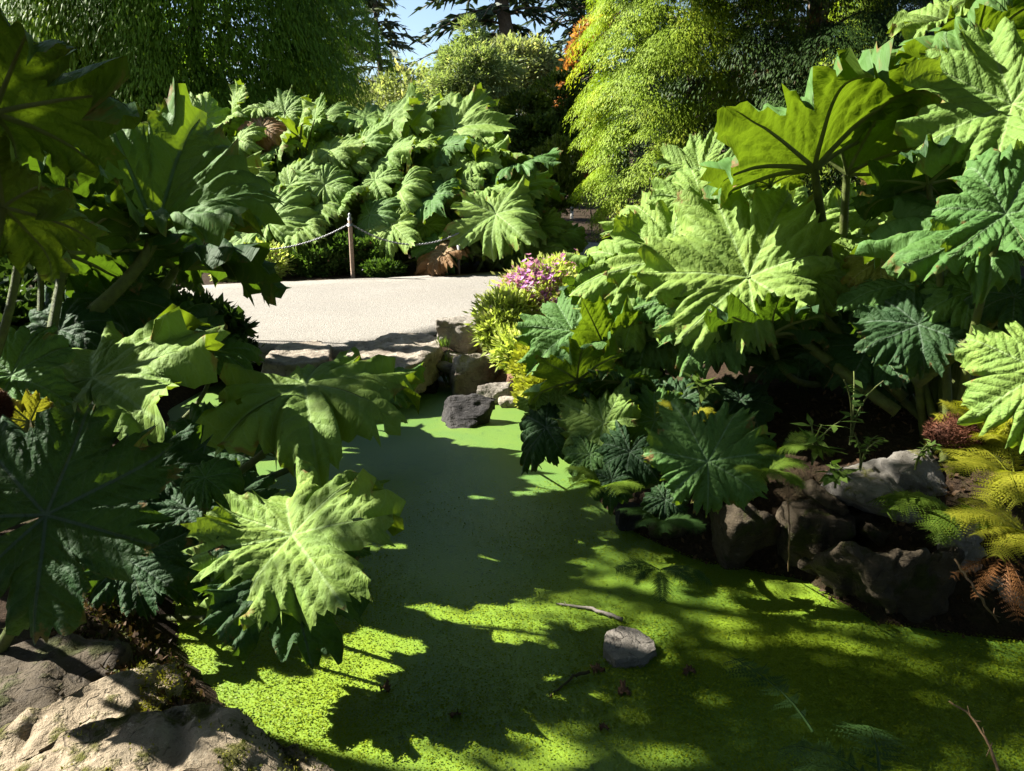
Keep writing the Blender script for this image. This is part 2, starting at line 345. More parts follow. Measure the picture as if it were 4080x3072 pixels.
# ------------------------------------------------------------------ ground, pond, path
SHORE_PX = [(1300, 690), (1130, 660), (1030, 640), (960, 632), (880, 622), (805, 578), (700, 560), (640, 533), (600, 500), (580, 455), (560, 425),
            (520, 402), (470, 385), (440, 373), (330, 368), (230, 375), (165, 410), (175, 470), (165, 560), (175, 650), (230, 720), (330, 800), (420, 1000), (1300, 1000)]
SHORE = np.array([G(x, y)[:2] for x, y in SHORE_PX])
def sdist(X, Y):
    q = np.stack([X, Y], -1); d = np.full(X.shape, 1e9); ins = np.zeros(X.shape, bool)
    for a, b in zip(SHORE, np.roll(SHORE, -1, 0)):
        e = b - a; w = q - a; tt = np.clip((w @ e) / (e @ e), 0, 1)
        d = np.minimum(d, np.linalg.norm(w - tt[..., None] * e, axis=-1))
        c = (a[1] > q[..., 1]) != (b[1] > q[..., 1])
        xi = a[0] + (q[..., 1] - a[1]) / (b[1] - a[1] + 1e-12) * e[0]
        ins ^= c & (q[..., 0] < xi)
    return np.where(ins, -d, d)
def sstep(a, b, x):
    t = np.clip((x - a) / (b - a), 0, 1); return t * t * (3 - 2 * t)
PATHZ = 0.36
def gheight(X, Y):
    s = sdist(X, Y)
    h = -0.6 + 0.6 * sstep(-0.5, 0.0, s) + 0.33 * sstep(-0.05, 0.35, s)
    rb = sstep(0.6, 1.6, X) * sstep(6.8, 5.6, Y) * sstep(0.1, 1.2, s)
    h = h + 0.35 * rb
    h = h + 0.03 * np.sin(X * 2.3 + 1.1) * np.cos(Y * 1.9) * sstep(0.1, 0.6, s) * sstep(7.2, 6.4, Y)
    return h
xs = np.concatenate([-np.geomspace(900, 8.2, 24), np.arange(-8, 8.01, 0.11), np.geomspace(8.2, 900, 24)])
ys = np.concatenate([-np.geomspace(300, 1.2, 14), np.arange(-1, 9.01, 0.11), np.geomspace(9.3, 1500, 34)])
XX, YY = np.meshgrid(xs, ys)
ZZ = gheight(XX, YY)
nx, ny = len(xs), len(ys)
ii = np.arange(nx * ny).reshape(ny, nx)
quads = np.stack([ii[:-1, :-1], ii[:-1, 1:], ii[1:, 1:], ii[1:, :-1]], -1).reshape(-1, 4)
struct(mk('ground', np.stack([XX, YY, ZZ], -1).reshape(-1, 3), [quads], M_SOIL, smooth=True))
def gz(x, y): return float(gheight(np.array([x]), np.array([y]))[0])
lo, hi = SHORE.min(0) - 0.3, SHORE.max(0) + 0.3
wx = np.arange(lo[0], hi[0], 0.25); wy = np.arange(lo[1], hi[1], 0.25)
WX, WY = np.meshgrid(wx, wy); jj = np.arange(WX.size).reshape(WX.shape)
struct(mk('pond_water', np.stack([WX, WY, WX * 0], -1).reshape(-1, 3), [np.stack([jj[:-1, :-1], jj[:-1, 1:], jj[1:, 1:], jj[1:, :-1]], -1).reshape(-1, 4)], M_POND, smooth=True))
# path: a curved strip that runs behind the pond and swings away to the right
front_px = [(-260, 372), (-60, 360), (120, 355), (230, 352), (300, 349), (345, 351), (390, 345), (440, 331), (500, 322), (548, 312), (590, 296), (605, 280), (606, 262), (600, 243)]
back_px = [(-260, 312), (-60, 303), (120, 293), (200, 285), (300, 281), (352, 278.5), (400, 277), (450, 275), (500, 271), (535, 268), (550, 262), (556, 255), (558, 249), (560, 240)]
fa = np.array([G(x, y, PATHZ) for x, y in front_px]); ba = np.array([G(x, y, PATHZ) for x, y in back_px])
def resample(a, n):
    t = np.linspace(0, len(a) - 1, n); return np.stack([np.interp(t, np.arange(len(a)), a[:, k]) for k in range(3)], -1)
fa, ba = resample(fa, 70), resample(ba, 70)
fr = np.random.default_rng(2)
fa[:, 1] += fr.normal(0, 0.025, 70); ba[:, 1] += fr.normal(0, 0.04, 70)
rows = [fa * (1 - t) + ba * t for t in np.linspace(0, 1, 10)]
pv = np.concatenate(rows); kk = np.arange(len(pv)).reshape(10, 70)
skirt = fa.copy(); skirt[:, 2] -= 0.12; skb = ba.copy(); skb[:, 2] -= 0.12
pv = np.concatenate([pv, skirt, skb]); s0 = np.arange(700, 770); s1 = np.arange(770, 840)
struct(mk('path', pv, [np.stack([kk[:-1, :-1], kk[:-1, 1:], kk[1:, 1:], kk[1:, :-1]], -1).reshape(-1, 4),
    np.stack([s0[:-1], s0[1:], kk[0, 1:], kk[0, :-1]], -1), np.stack([kk[9, :-1], kk[9, 1:], s1[1:], s1[:-1]], -1)], M_PATH, smooth=False))

# ------------------------------------------------------------------ rocks
_dg = None
def fbm(p, sc, seed, oc=4):
    return noise.fractal(Vector(p) * sc + Vector((seed * 7.3, seed * 3.1, seed * 1.7)), 0.9, 2.1, oc, noise_basis='PERLIN_ORIGINAL')
def rock_from_points(name, pts, mat, label, seed, voxel=0.03, amp=0.05, sc=3.0, strata=0.0, cat='rock', parent=None, group=None):
    bm = bmesh.new()
    for p in pts: bm.verts.new([float(c) for c in p])
    r = bmesh.ops.convex_hull(bm, input=bm.verts)
    bmesh.ops.delete(bm, geom=list({e for e in r['geom_interior'] + r['geom_unused'] if isinstance(e, bmesh.types.BMVert)}), context='VERTS')
    me = bpy.data.meshes.new('t'); bm.to_mesh(me); bm.free()
    o = bpy.data.objects.new('t', me); COL.objects.link(o)
    md = o.modifiers.new('r', 'REMESH'); md.mode = 'VOXEL'; md.voxel_size = voxel
    ev = o.evaluated_get(bpy.context.evaluated_depsgraph_get()); m2 = bpy.data.meshes.new_from_object(ev)
    bpy.data.objects.remove(o); bpy.data.meshes.remove(me)
    n = len(m2.vertices); co = np.zeros(n * 3, np.float32); m2.vertices.foreach_get('co', co); co = co.reshape(-1, 3)
    no = np.zeros(n * 3, np.float32); m2.vertex_normals.foreach_get('vector', no); no = no.reshape(-1, 3)
    d = np.array([fbm(c, sc, seed, 2) for c in co]) * amp
    rr_ = np.random.default_rng(seed); d2 = np.array([fbm(c, sc * 5, seed + 5, 4) for c in co]) * amp * .22
    w_ = np.array([fbm(c, sc * 1.2, seed + 3, 2) for c in co])
    for kk_ in range(3):
        dv = unit(rr_.normal(size=3) * ([.4, .4, 1.6] if kk_ == 0 else [1, 1, .5])); q = (co @ dv) * sc * rr_.uniform(.9, 1.5) + w_ * .5 + rr_.random()
        fq = q - np.floor(q); d2 += amp * .55 * (np.clip((fq - .86) / .14, 0, 1) - fq)
    if strata:
        d2 += np.array([math.tanh(4 * math.sin((c[2] + 0.25 * c[0] + 0.12 * c[1]) * 38 + 3.0 * fbm(c, 2.0, seed + 9, 2))) for c in co]) * strata
    co = co + no * ((d + d2) - (d + d2).mean())[:, None]
    base = np.array([co[:, 0].mean(), co[:, 1].mean(), co[:, 2].min()])
    co -= base
    m2.vertices.foreach_set('co', co.astype(np.float32).ravel()); m2.update()
    m2.polygons.foreach_set('use_smooth', np.ones(len(m2.polygons), bool))
    m2.materials.clear(); m2.materials.append(mat); m2.name = name
    o = bpy.data.objects.new(name, m2); COL.objects.link(o); o.location = [float(c) for c in base]
    if parent: o.parent = parent; o.location = Vector(o.location) - Vector(parent.location)
    else: tag(o, label, cat, group)
    return o
def rock(px, py, wpx, hpx, mat, label, seed, zb=0.0, deep=1.0, sink=0.08, n=16, voxel=0.03, amp=0.05, name='rock', strata=0.0):
    """px,py = foot of the rock's near face on level zb; wpx,hpx its size in the picture"""
    b = G(px, py, zb); d = float((b - CAM) @ FWD); s = d / FPX
    W, H = wpx * s * 1.18, 0; D = W * deep; H = max(.5 * hpx * s, hpx * s * 1.04 - D * .26)
    n = min(n, 11); rg = np.random.default_rng(seed); v = unit(rg.normal(size=(n, 3)))
    v = np.sign(v) * np.abs(v) ** 0.5; v /= np.abs(v).max(0)
    pts = v * np.array([W / 2, D / 2, (H + sink) / 2]) + np.array([b[0], b[1] + D * 0.42, zb + (H - sink) / 2])
    return rock_from_points(name, pts, MR[mat], label, seed, voxel * .6, amp * W * 1.3, 2.6 / max(W, 0.2), strata)
def slab(top_px, zt, zb, mat, label, seed, voxel=0.03, amp=0.03, inset=0.0, name='stone_slab', strata=0.006, cat='stone'):
    pts = []
    ts = [G(x, y, zt if not isinstance(zt, (list, tuple)) else zt[i]) for i, (x, y) in enumerate(top_px)]
    c = np.mean(ts, 0)
    for t in ts:
        pts.append(t); q = c + (t - c) * (1 - inset); pts.append((q[0], q[1], zb))
    return rock_from_points(name, pts, MR[mat], label, seed, voxel, amp, 3.5, strata, cat)

# two stepping slabs between path and pond
slab([(262, 362), (275, 347), (292, 341), (318, 338), (331, 345), (330, 357), (312, 363), (285, 366)], 0.382, 0.10, 'pale', 'flat pale stone slab in leaf shadow at the path edge, the smaller and left one', 3, 0.016, 0.02)
slab([(334, 358), (345, 350), (372, 344), (392, 333), (420, 331), (440, 338), (441, 347), (424, 360), (400, 368), (350, 367)], [0.38, 0.385, 0.395, 0.41, 0.42, 0.42, 0.41, 0.39, 0.38, 0.38], 0.10, 'pale', 'broad cracked tan stone slab, half sunlit, between path and pond', 8, 0.016, 0.03)
slab([(345, 376), (436, 380), (438, 368), (345, 366)], 0.14, -0.2, 'dark', 'dark wet ledge stone under the sunlit slab at the water', 11, 0.04, 0.03, name='ledge_stone')
rock(455, 347, 38, 38, 'grey', 'upright grey-brown rock standing at the end of the slab beside the path', 21, 0.34, 0.8, 0.1, 14, 0.022, 0.03)
rock(462, 367, 44, 20, 'grey', 'low split grey rock between slab and shoreline boulder', 22, 0.18, 0.7, 0.1, 16, 0.022, 0.03, strata=0.006)
rock(480, 397, 58, 52, 'pale', 'large tan angular boulder on the pond shore, half shaded below', 23, 0.0, 0.8, 0.15, 13, 0.026, 0.035)
rock(496, 402, 34, 26, 'grey', 'brown rock leaning against the right foot of the tan shore boulder', 24, 0.02, 0.9, 0.1, 14, 0.022, 0.03)
rock(520, 408, 40, 22, 'pale', 'pale flat-topped shore rock below the golden leaves', 25, 0.0, 0.8, 0.1, 15, 0.024, 0.03)
rock(545, 413, 20, 26, 'grey', 'small upright pinkish rock at the right end of the shore rocks', 26, 0.0, 0.8, 0.1, 12, 0.02, 0.02)
rock(424, 384, 30, 16, 'dark', 'dark blocky stone in the gap under the slab', 27, 0.0, 0.8, 0.1, 12, 0.022, 0.02)
rock(447, 371, 22, 12, 'grey', 'small grey stone wedged beside the slab corner', 28, 0.2, 0.8, 0.06, 12, 0.02, 0.02)
rock(472, 432, 58, 42, 'dark', 'black angular rock standing in the middle of the duckweed pond', 31, 0.0, 0.85, 0.15, 13, 0.02, 0.035)
slab([(603, 648), (607, 633), (620, 626), (640, 629), (655, 638), (658, 649), (642, 658), (615, 659)], [.05, .06, .065, .06, .055, .04, .045, .045], -.06, 'grey', 'small flat-topped grey rock poking out of the near duckweed', 33, 0.008, 0.012, -.1, 'rock', 0.001, 'rock')
rock(612, 410, 62, 34, 'pale', 'pale rocks glimpsed under the gunnera leaves beside golden leaves', 34, 0.2, 0.8, 0.1, 15, 0.03, 0.05)
rock(590, 438, 34, 22, 'white', 'small white rock under the gunnera leaves near the shore', 35, 0.12, 0.8, 0.1, 13, 0.025, 0.03)
rock(620, 348, 60, 18, 'pale', 'low pale rock in the mulch bed behind the dark gunnera stems', 36, 0.5, 0.8, 0.08, 14, 0.03, 0.03)
# right bank stones
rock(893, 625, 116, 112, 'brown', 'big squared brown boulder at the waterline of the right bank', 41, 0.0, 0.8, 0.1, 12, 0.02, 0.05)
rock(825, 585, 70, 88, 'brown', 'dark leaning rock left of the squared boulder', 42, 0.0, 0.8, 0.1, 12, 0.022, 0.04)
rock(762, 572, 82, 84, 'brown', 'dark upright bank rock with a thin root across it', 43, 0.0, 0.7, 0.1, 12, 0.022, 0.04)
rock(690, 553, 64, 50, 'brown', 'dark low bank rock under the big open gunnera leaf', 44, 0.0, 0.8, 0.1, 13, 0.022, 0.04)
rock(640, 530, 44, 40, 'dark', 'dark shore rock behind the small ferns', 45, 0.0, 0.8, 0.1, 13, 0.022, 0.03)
rock(893, 516, 92, 58, 'white', 'white limestone rock with soft leaf shadows on the right bank', 46, 0.40, 0.8, 0.1, 16, 0.016, 0.03)
rock(928, 486, 62, 36, 'white', 'white limestone rock at the back beside the red hairy bud', 47, 0.50, 0.8, 0.1, 16, 0.016, 0.025)
rock(1008, 628, 60, 58, 'white', 'grey-white bank rock at the right edge under dead fern', 48, 0.0, 0.8, 0.1, 14, 0.02, 0.04)
rock(985, 575, 70, 60, 'grey', 'grey rock behind the hanging dead fern', 49, 0.2, 0.8, 0.1, 14, 0.022, 0.04)
rock(905, 545, 70, 40, 'brown', 'dark rock between the squared boulder and the white stones', 50, 0.25, 0.9, 0.1, 14, 0.022, 0.04)
rock(835, 500, 40, 22, 'brown', 'small brown rock beside the broadleaf weeds', 51, 0.45, 0.9, 0.1, 14, 0.02, 0.03)
# near left boulders
def moss_on(rock_, n, seed, matk, test, size=.012, name='moss'):
    me = rock_.data; m = len(me.vertices); co = np.zeros(m * 3, np.float32); me.vertices.foreach_get('co', co); co = co.reshape(-1, 3) + np.array(rock_.location); no = np.zeros(m * 3, np.float32); me.vertex_normals.foreach_get('vector', no); no = no.reshape(-1, 3)
    v = co - CAM; dz = v @ FWD; px_ = CX + FPX * v[:, 0] / dz; py_ = CY - FPX * (v @ UPV) / dz
    nz = np.array([noise.noise(Vector(c) * 9) + .5 * noise.noise(Vector(c) * 24) for c in co])
    ok = np.where(test(px_, py_, no, nz))[0]
    if not len(ok): return
    rg = np.random.default_rng(seed); i = rg.choice(ok, n); p = co[i] + rg.normal(0, .008, (n, 3)) + no[i] * .002
    PENDING.append((rock_, p, unit(no[i] + rg.normal(0, .7, (n, 3))), rg, n, size, matk, name))
PENDING = []
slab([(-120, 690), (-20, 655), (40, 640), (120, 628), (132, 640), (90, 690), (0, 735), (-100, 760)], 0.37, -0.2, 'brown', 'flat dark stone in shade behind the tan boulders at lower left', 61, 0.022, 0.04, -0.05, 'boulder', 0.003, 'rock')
bl1 = slab([(-60, 780), (5, 745), (40, 705), (80, 680), (130, 666), (175, 661), (182, 678), (165, 706), (120, 730), (60, 765), (0, 830), (-60, 860)], [0.32, 0.36, 0.40, 0.42, 0.40, 0.34, 0.32, 0.34, 0.34, 0.34, 0.32, 0.32], -0.2, 'tan', 'long tan boulder with yellow moss on its tip, the upper of two at lower left', 62, 0.012, 0.034, -0.10, 'boulder', 0.002, 'rock')
bl2 = slab([(-40, 800), (30, 745), (90, 712), (160, 700), (205, 702), (262, 722), (315, 748), (362, 792), (330, 900), (100, 980), (-60, 960)], [0.36, 0.42, 0.45, 0.45, 0.42, 0.38, 0.32, 0.26, 0.28, 0.32, 0.32], -0.2, 'tan', 'large eroded tan boulder with shade-coloured mossy right flank at the bottom left corner', 63, 0.012, 0.036, -0.10, 'boulder', 0.002, 'rock')

moss_on(bl1, 2600, 1, 'moss', lambda x, y, n, z: (x > 138) & (n[:, 2] > .1) & (z > -.15))
moss_on(bl1, 1800, 2, 'moss_shade', lambda x, y, n, z: (x > 90) & (n[:, 2] < .5) & (z > -.1))
moss_on(bl2, 2600, 3, 'moss', lambda x, y, n, z: (x > 200) & (y > 725) & (z > .12))
moss_on(bl2, 6000, 4, 'moss_shade', lambda x, y, n, z: (x > 215) & (z > -.25) & ((n[:, 0] > .2) | (x > 262)))
moss_on(bl2, 1200, 5, 'moss', lambda x, y, n, z: (x < 200) & (z > .32))
# ------------------------------------------------------------------ gunnera leaves
def leaf_arrays(seed, lobes=7, m=13, nr=18, prof=(15, 0, -40), pleat=0.11, wave=0.06, depth=0.34, span=158, ribs=True, jit=16, sub=0.20, hang=None, curl=34, crumple=.015):
    """unit leaf: petiole at origin, +Y the tip, +Z the upper side"""
    rg = np.random.default_rng(seed)
    th = np.radians(np.linspace(-span, span, lobes)) + rg.normal(0, 0.085, lobes)
    c = np.abs(np.linspace(-1, 1, lobes))
    Lk = (1.0 - 0.26 * c ** 2) * (1 + rg.normal(0, 0.09, lobes))
    mid = (th[1:] + th[:-1]) / 2
    lo_ = np.concatenate([[th[0] - (mid[0] - th[0]) * 0.85], mid]); hi_ = np.concatenate([mid, [th[-1] + (th[-1] - mid[-1]) * 0.85]])
    cols_th, cols_s, cols_k, cols_R, cols_T = [], [], [], [], []
    dk = np.clip(depth + rg.normal(0, 0.09, lobes + 1), 0.12, 0.65)
    for k in range(lobes):
        s = np.linspace(-1, 1, 2 * m + 1)
        if k < lobes - 1: s = s[:-1]
        sa = np.abs(s); dd = np.where(s < 0, dk[k], dk[k + 1])
        Lside = np.where(s < 0, (Lk[k] + Lk[max(k - 1, 0)]) / 2, (Lk[k] + Lk[min(k + 1, lobes - 1)]) / 2)
        Lb = Lk[k] * (1 - sa) + Lside * sa
        R = Lb * (1 - 0.05 * sa ** 1.2 - dd * sa ** 6)
        ph = rg.uniform(-0.3, 0.3)
        R = R * (1 + sub * (np.abs(np.sin((sa * 2.0 + 0.5 + ph * 0.4) * math.pi)) ** .6 - 0.65) * (0.5 + .6 * sa)) * (1 + rg.normal(0, .012, len(s)))
        f_ = rg.uniform(.6, 1.3); tooth = f_ * np.where(np.arange(len(s)) % 2 == (m % 2), 1.0, -1.0) * rg.uniform(0.012, 0.048, len(s)) + rg.normal(0, 0.012, len(s))
        cols_th.append(np.where(s < 0, th[k] + s * (th[k] - lo_[k]), th[k] + s * (hi_[k] - th[k])))
        cols_s.append(s); cols_k.append(np.full(len(s), k)); cols_R.append(R); cols_T.append(tooth)
    T = np.concatenate(cols_th); S = np.concatenate(cols_s); K = np.concatenate(cols_k); R = np.concatenate(cols_R); TT = np.concatenate(cols_T)
    nc = len(T)
    rho = np.concatenate([[0.0], np.linspace(0.06, 1, nr) ** 0.9])                # row 0 is collapsed at the petiole
    RR = rho[:, None] * R[None, :] * (1 + (rho[:, None] ** 7) * TT[None, :])
    aj = rg.normal(0, jit, lobes); bj = rg.normal(0, jit * 1.3, lobes)
    kc = K + S * 0.5                                                              # smooth lobe coordinate
    ajc = np.interp(kc, np.arange(lobes), aj); bjc = np.interp(kc, np.arange(lobes), bj)
    if hang is not None:                                                          # extra droop for chosen lobes
        bjc = bjc + np.interp(kc, np.linspace(0, lobes - 1, len(hang)), hang)
    f1, f2, p1, p2 = rg.uniform(9, 13), rg.uniform(20, 30), rg.uniform(0, 6), rg.uniform(0, 6)
    crn = np.interp(T, np.linspace(T.min(), T.max(), 26), rg.normal(-.25, .75, 26))
    cr2 = np.interp(T, np.linspace(T.min(), T.max(), 70), rg.normal(0, .8, 70))
    phi = np.radians(curl * (crn + cr2)[None] * sstep(.62, 1, rho)[:, None] + prof[0] + ajc[None] * rho[:, None] + prof[1] * rho[:, None] + (prof[2] + bjc[None]) * rho[:, None] ** 2)
    dr = np.diff(RR, axis=0, prepend=0)
    hr = np.cumsum(np.cos(phi) * dr, 0); z = np.cumsum(np.sin(phi) * dr, 0)
    fold = (1 - np.cos(math.pi * S)) / 2
    z = z + pleat * RR * (fold[None] - 0.35) * (1 - 0.35 * rho[:, None])
    lat = RR * np.sin(T - th[K])[None]; alo = RR * np.cos(T - th[K])[None]
    U = alo - 0.85 * np.abs(lat)
    z = z + 0.020 * np.abs(np.sin(math.pi * 7.5 * U)) * np.clip(np.abs(lat) * 9, 0, 1)
    z = z + wave * rho[:, None] ** 3 * (np.sin(f1 * T + p1)[None] + 0.7 * np.sin(f2 * T + p2)[None]) + 0.10 * rho[:, None] ** 8 * TT[None] * rg.normal(0, 6, nc)[None] * 0.5
    fx, fy = -np.sin(T)[None] * RR, np.cos(T)[None] * RR; cp = rg.uniform(0, 6, 6)
    z = z + crumple * rho[:, None] * (np.sin(fx * 7.1 + fy * 4.3 + cp[0]) * np.sin(fy * 8.3 - fx * 3 + cp[1]) + .6 * np.sin(fx * 15 + cp[2] + 2 * fy) * np.sin(fy * 17 + cp[3]))
    hr = hr * (1 + 0.03 * wave * np.sin(f2 * T + p1)[None])
    x = -np.sin(T)[None] * hr; y = np.cos(T)[None] * hr
    V = np.stack([x, y, z], -1)
    idx = np.arange((nr + 1) * nc).reshape(nr + 1, nc)
    Q = np.stack([idx[:-1, :-1], idx[1:, :-1], idx[1:, 1:], idx[:-1, 1:]], -1)
    keep_ = np.ones(Q.shape[:2], bool)
    for _ in range(int(rg.integers(0, 5))):                                      # tears and bitten holes
        r0, c0 = int(rg.integers(nr // 2, nr)), int(rg.integers(0, nc - 3)); keep_[r0:r0 + int(rg.integers(1, 3)), c0:c0 + int(rg.integers(1, 3))] = False
    F4 = Q[keep_].reshape(-1, 4)
    verts = V.reshape(-1, 3)
    uvv = np.stack([U, lat], -1).reshape(-1, 2); uvf = np.stack([-np.sin(T)[None] * RR, np.cos(T)[None] * RR], -1).reshape(-1, 2) + rg.uniform(0, 9, 2)
    rim = np.repeat(rho[:, None], nc, 1).ravel()
    mi = np.zeros(len(F4), int)
    if ribs:
        ev, ef, off = [], [], len(verts)
        for k in range(lobes):
            ci = int(np.where((K == k) & (np.abs(S) < 1e-6))[0][0])
            path = V[:, ci, :]; n_ = nr - 1
            side = np.array([math.cos(th[k]), math.sin(th[k]), 0.0])
            w = 0.023 * (1 - np.linspace(0, 1, n_)) ** 0.8 + 0.003
            p = path[:n_]
            b = off + sum(len(e) for e in ev)
            ev.append(np.concatenate([p + side * w[:, None] * 0.75 + [0, 0, 0.002], p - np.array([0, 0, 1.0]) * w[:, None] * 1.5, p - side * w[:, None] * 0.75 + [0, 0, 0.002]]))
            a_, b_, c_ = b + np.arange(n_), b + n_ + np.arange(n_), b + 2 * n_ + np.arange(n_)
            ef.append(np.stack([a_[:-1], a_[1:], b_[1:], b_[:-1]], -1)); ef.append(np.stack([b_[:-1], b_[1:], c_[1:], c_[:-1]], -1))
        EV = np.concatenate(ev); EF = np.concatenate(ef)
        verts = np.concatenate([verts, EV]); F4 = np.concatenate([F4, EF]); mi = np.concatenate([mi, np.ones(len(EF), int)])
        uvv = np.concatenate([uvv, np.zeros((len(EV), 2))]); uvf = np.concatenate([uvf, np.zeros((len(EV), 2))]); rim = np.concatenate([rim, np.zeros(len(EV))])
    return verts, F4, uvv, uvf, rim, mi

def leaf_frame(n, tip, roll_screen=True):
    n = unit(np.array([n[0], -n[2], n[1]]))
    a = math.radians(tip); s = RGT * math.cos(a) + UPV * math.sin(a)
    dn = FWD @ n
    if abs(dn) < 0.35: dn = 0.35 if dn >= 0 else -0.35
    t = s - FWD * ((s @ n) / dn); t = t - n * (t @ n); t = unit(t)
    x = np.cross(t, n)
    return x, t, n
def tube(pts, rad, seg=7, spikes=0, seed=0):
    pts = np.asarray(pts, float); n = len(pts); rad = np.broadcast_to(rad, n)
    tg = unit(np.gradient(pts, axis=0)); ref = np.array([0.3, 0.9, 0.2]); sd_ = unit(np.cross(tg, ref)); up = np.cross(sd_, tg)
    a = np.linspace(0, 2 * math.pi, seg, endpoint=False)
    ring = pts[:, None] + rad[:, None, None] * (np.cos(a)[None, :, None] * sd_[:, None] + np.sin(a)[None, :, None] * up[:, None])
    V = ring.reshape(-1, 3); ix = np.arange(n * seg).reshape(n, seg); nx_ = np.roll(ix, -1, 1)
    F = [np.stack([ix[:-1], nx_[:-1], nx_[1:], ix[1:]], -1).reshape(-1, 4)]
    caps = [np.stack([np.full(seg - 2, ix[e, 0]), ix[e, 1:-1], ix[e, 2:]], -1) for e in (0, -1)]
    F.append(np.concatenate(caps))
    if spikes:
        rg = np.random.default_rng(seed); i = rg.integers(0, n - 1, spikes); f = rg.random(spikes)[:, None]; an = rg.uniform(0, 6.28, spikes)[:, None]
        p = pts[i] * (1 - f) + pts[i + 1] * f; r = rad[i][:, None]
        o = np.cos(an) * sd_[i] + np.sin(an) * up[i]; L = r * rg.uniform(0.25, 0.6, (spikes, 1)); w = r * 0.12
        b = p + o * r * 0.9; sv = np.stack([b + tg[i] * w, b - tg[i] * w, b + o * (L + r * 0.1), b + np.cross(tg[i], o) * w], 1).reshape(-1, 3)
        q = len(V) + np.arange(spikes)[:, None] * 4
        V = np.concatenate([V, sv]); F[1] = np.concatenate([F[1], q + np.array([[0, 1, 2]]), q + np.array([[1, 3, 2]]), q + np.array([[3, 0, 2]])])
    return V, F
def bez(a, b, c, n=14):
    t = np.linspace(0, 1, n)[:, None]; return (1 - t) ** 2 * np.asarray(a) + 2 * t * (1 - t) * np.asarray(b) + t * t * np.asarray(c)

PLANTS = {}
def plant(key, base, label, group=None, cat='plant'):
    PLANTS[key] = thing('gunnera_plant', base, label, cat, group); return PLANTS[key]
_ls = [100]
def leaf(key, px, py, d, R, n, tip, prof=(15, 0, -40), mat=0, stem=True, seed=None, stemmat=None, srad=0.019, base=None, bend=0.45, lo=False, **kw):
    pl = PLANTS[key]; seed = seed or int(abs(px) * 7 + abs(py) * 13 + d * 31 + R)
    r = R * .84 * d / FPX; j = P(px, py, d)
    x, t, nn = leaf_frame(n, tip)
    V, F4, uvv, uvf, rim, mi = leaf_arrays(seed, **dict(dict(prof=prof), **(dict(m=7, nr=10) if lo else {}), **kw))
    W = (V * r) @ np.stack([x, t, nn])
    nb = int(F4[mi == 1].min()) if (mi == 1).any() else len(V)
    lf = mk('leaf', W[:nb] + j, [F4[mi == 0]], parent=pl, smooth=True, uvs={'vein': uvv[:nb], 'flat': uvf[:nb]}, attrs={'rim': rim[:nb]}, mats=[GUN[mat]], loc=j)
    rf = F4[mi == 1]
    if len(rf):
        nlob = kw.get('lobes', 7); per = len(rf) // nlob; vp = (len(V) - nb) // nlob
        for q in range(nlob):
            rb = mk('rib', W[nb + q * vp: nb + (q + 1) * vp], [rf[q * per:(q + 1) * per] - (nb + q * vp)], M_RIB, smooth=True); rb.parent = lf
    if stem:
        b = np.array(base if base is not None else pl.location) + np.random.default_rng(seed).normal(0, 0.06, 3) * [1, 1, 0]
        L = np.linalg.norm(b - j); c = j - nn * L * bend * 0.6 + np.array([0, 0, -1.0]) * L * 0.15
        c = c * 0.75 + (j + b) / 2 * 0.25
        V2, F2 = tube(bez(j - nn * 0.004, c, b, 16), np.linspace(srad * 0.8, srad * 1.35, 16), 8 if not lo else 6, 0 if lo else 170, seed)
        mk('stem', V2, F2, stemmat or M_STEM, parent=pl, smooth=True)

FUN = (42, 12, -45); FLAT = (14, 0, -35); DRO = (16, -8, -95); HANG = (20, -20, -120)
# ---- left group
bL1 = P(10, 395, 4.2); bL1[2] = gz(bL1[0], bL1[1])
plant('L1', bL1, 'tall gunnera at the left with a funnel-shaped dark leaf on thick pale stems', 'gunnera plants around the pond')
bL2 = P(-60, 520, 3.6); bL2[2] = gz(bL2[0], bL2[1])
plant('L2', bL2, 'low spreading gunnera at lower left, leaves reaching out over the pond', 'gunnera plants around the pond')
bL3 = P(120, 300, 8.0); bL3[2] = gz(bL3[0], bL3[1])
plant('L3', bL3, 'gunnera behind the left one, its leaf tips shading the path', 'gunnera plants around the pond')
bL0 = P(-160, 330, 3.2); bL0[2] = gz(bL0[0], bL0[1])
plant('L0', bL0, 'gunnera at the far left edge with backlit leaves seen from beneath', 'gunnera plants around the pond')
leaf('L0', -6, 112, 2.5, 165, (-.05, .74, -.66), 32, (18, 0, -45), 0)
leaf('L0', 3, 207, 2.6, 118, (-.05, .62, -.78), 18, (14, 0, -55), 1)
leaf('L0', -90, 260, 3.9, 100, (.1, .9, -.2), 40, FUN, 0)
leaf('L0', 18, 165, 3.6, 70, (0, .8, .3), 60, FUN, 0)
leaf('L0', -230, 330, 2.5, 115, (-.2, .9, .3), 30, FLAT, 0)  # leaf outside the frame, added to shade the big low leaf
leaf('L1', 156, 231, 5.0, 175, (.12, .86, .42), 75, (36, 6, -40), 0, srad=0.040, pleat=0.13, bend=.2, base=P(36, 358, 4.7))
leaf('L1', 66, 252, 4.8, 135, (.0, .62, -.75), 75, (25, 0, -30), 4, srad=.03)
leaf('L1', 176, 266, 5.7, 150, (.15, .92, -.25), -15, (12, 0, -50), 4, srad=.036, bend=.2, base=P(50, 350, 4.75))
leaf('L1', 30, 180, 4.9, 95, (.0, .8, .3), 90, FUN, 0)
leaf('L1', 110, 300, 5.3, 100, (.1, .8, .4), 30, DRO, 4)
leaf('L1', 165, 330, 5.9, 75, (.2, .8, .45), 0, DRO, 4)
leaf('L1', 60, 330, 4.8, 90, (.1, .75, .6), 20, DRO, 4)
leaf('L1', 215, 352, 6.3, 62, (.1, .9, .35), 10, DRO, 0)
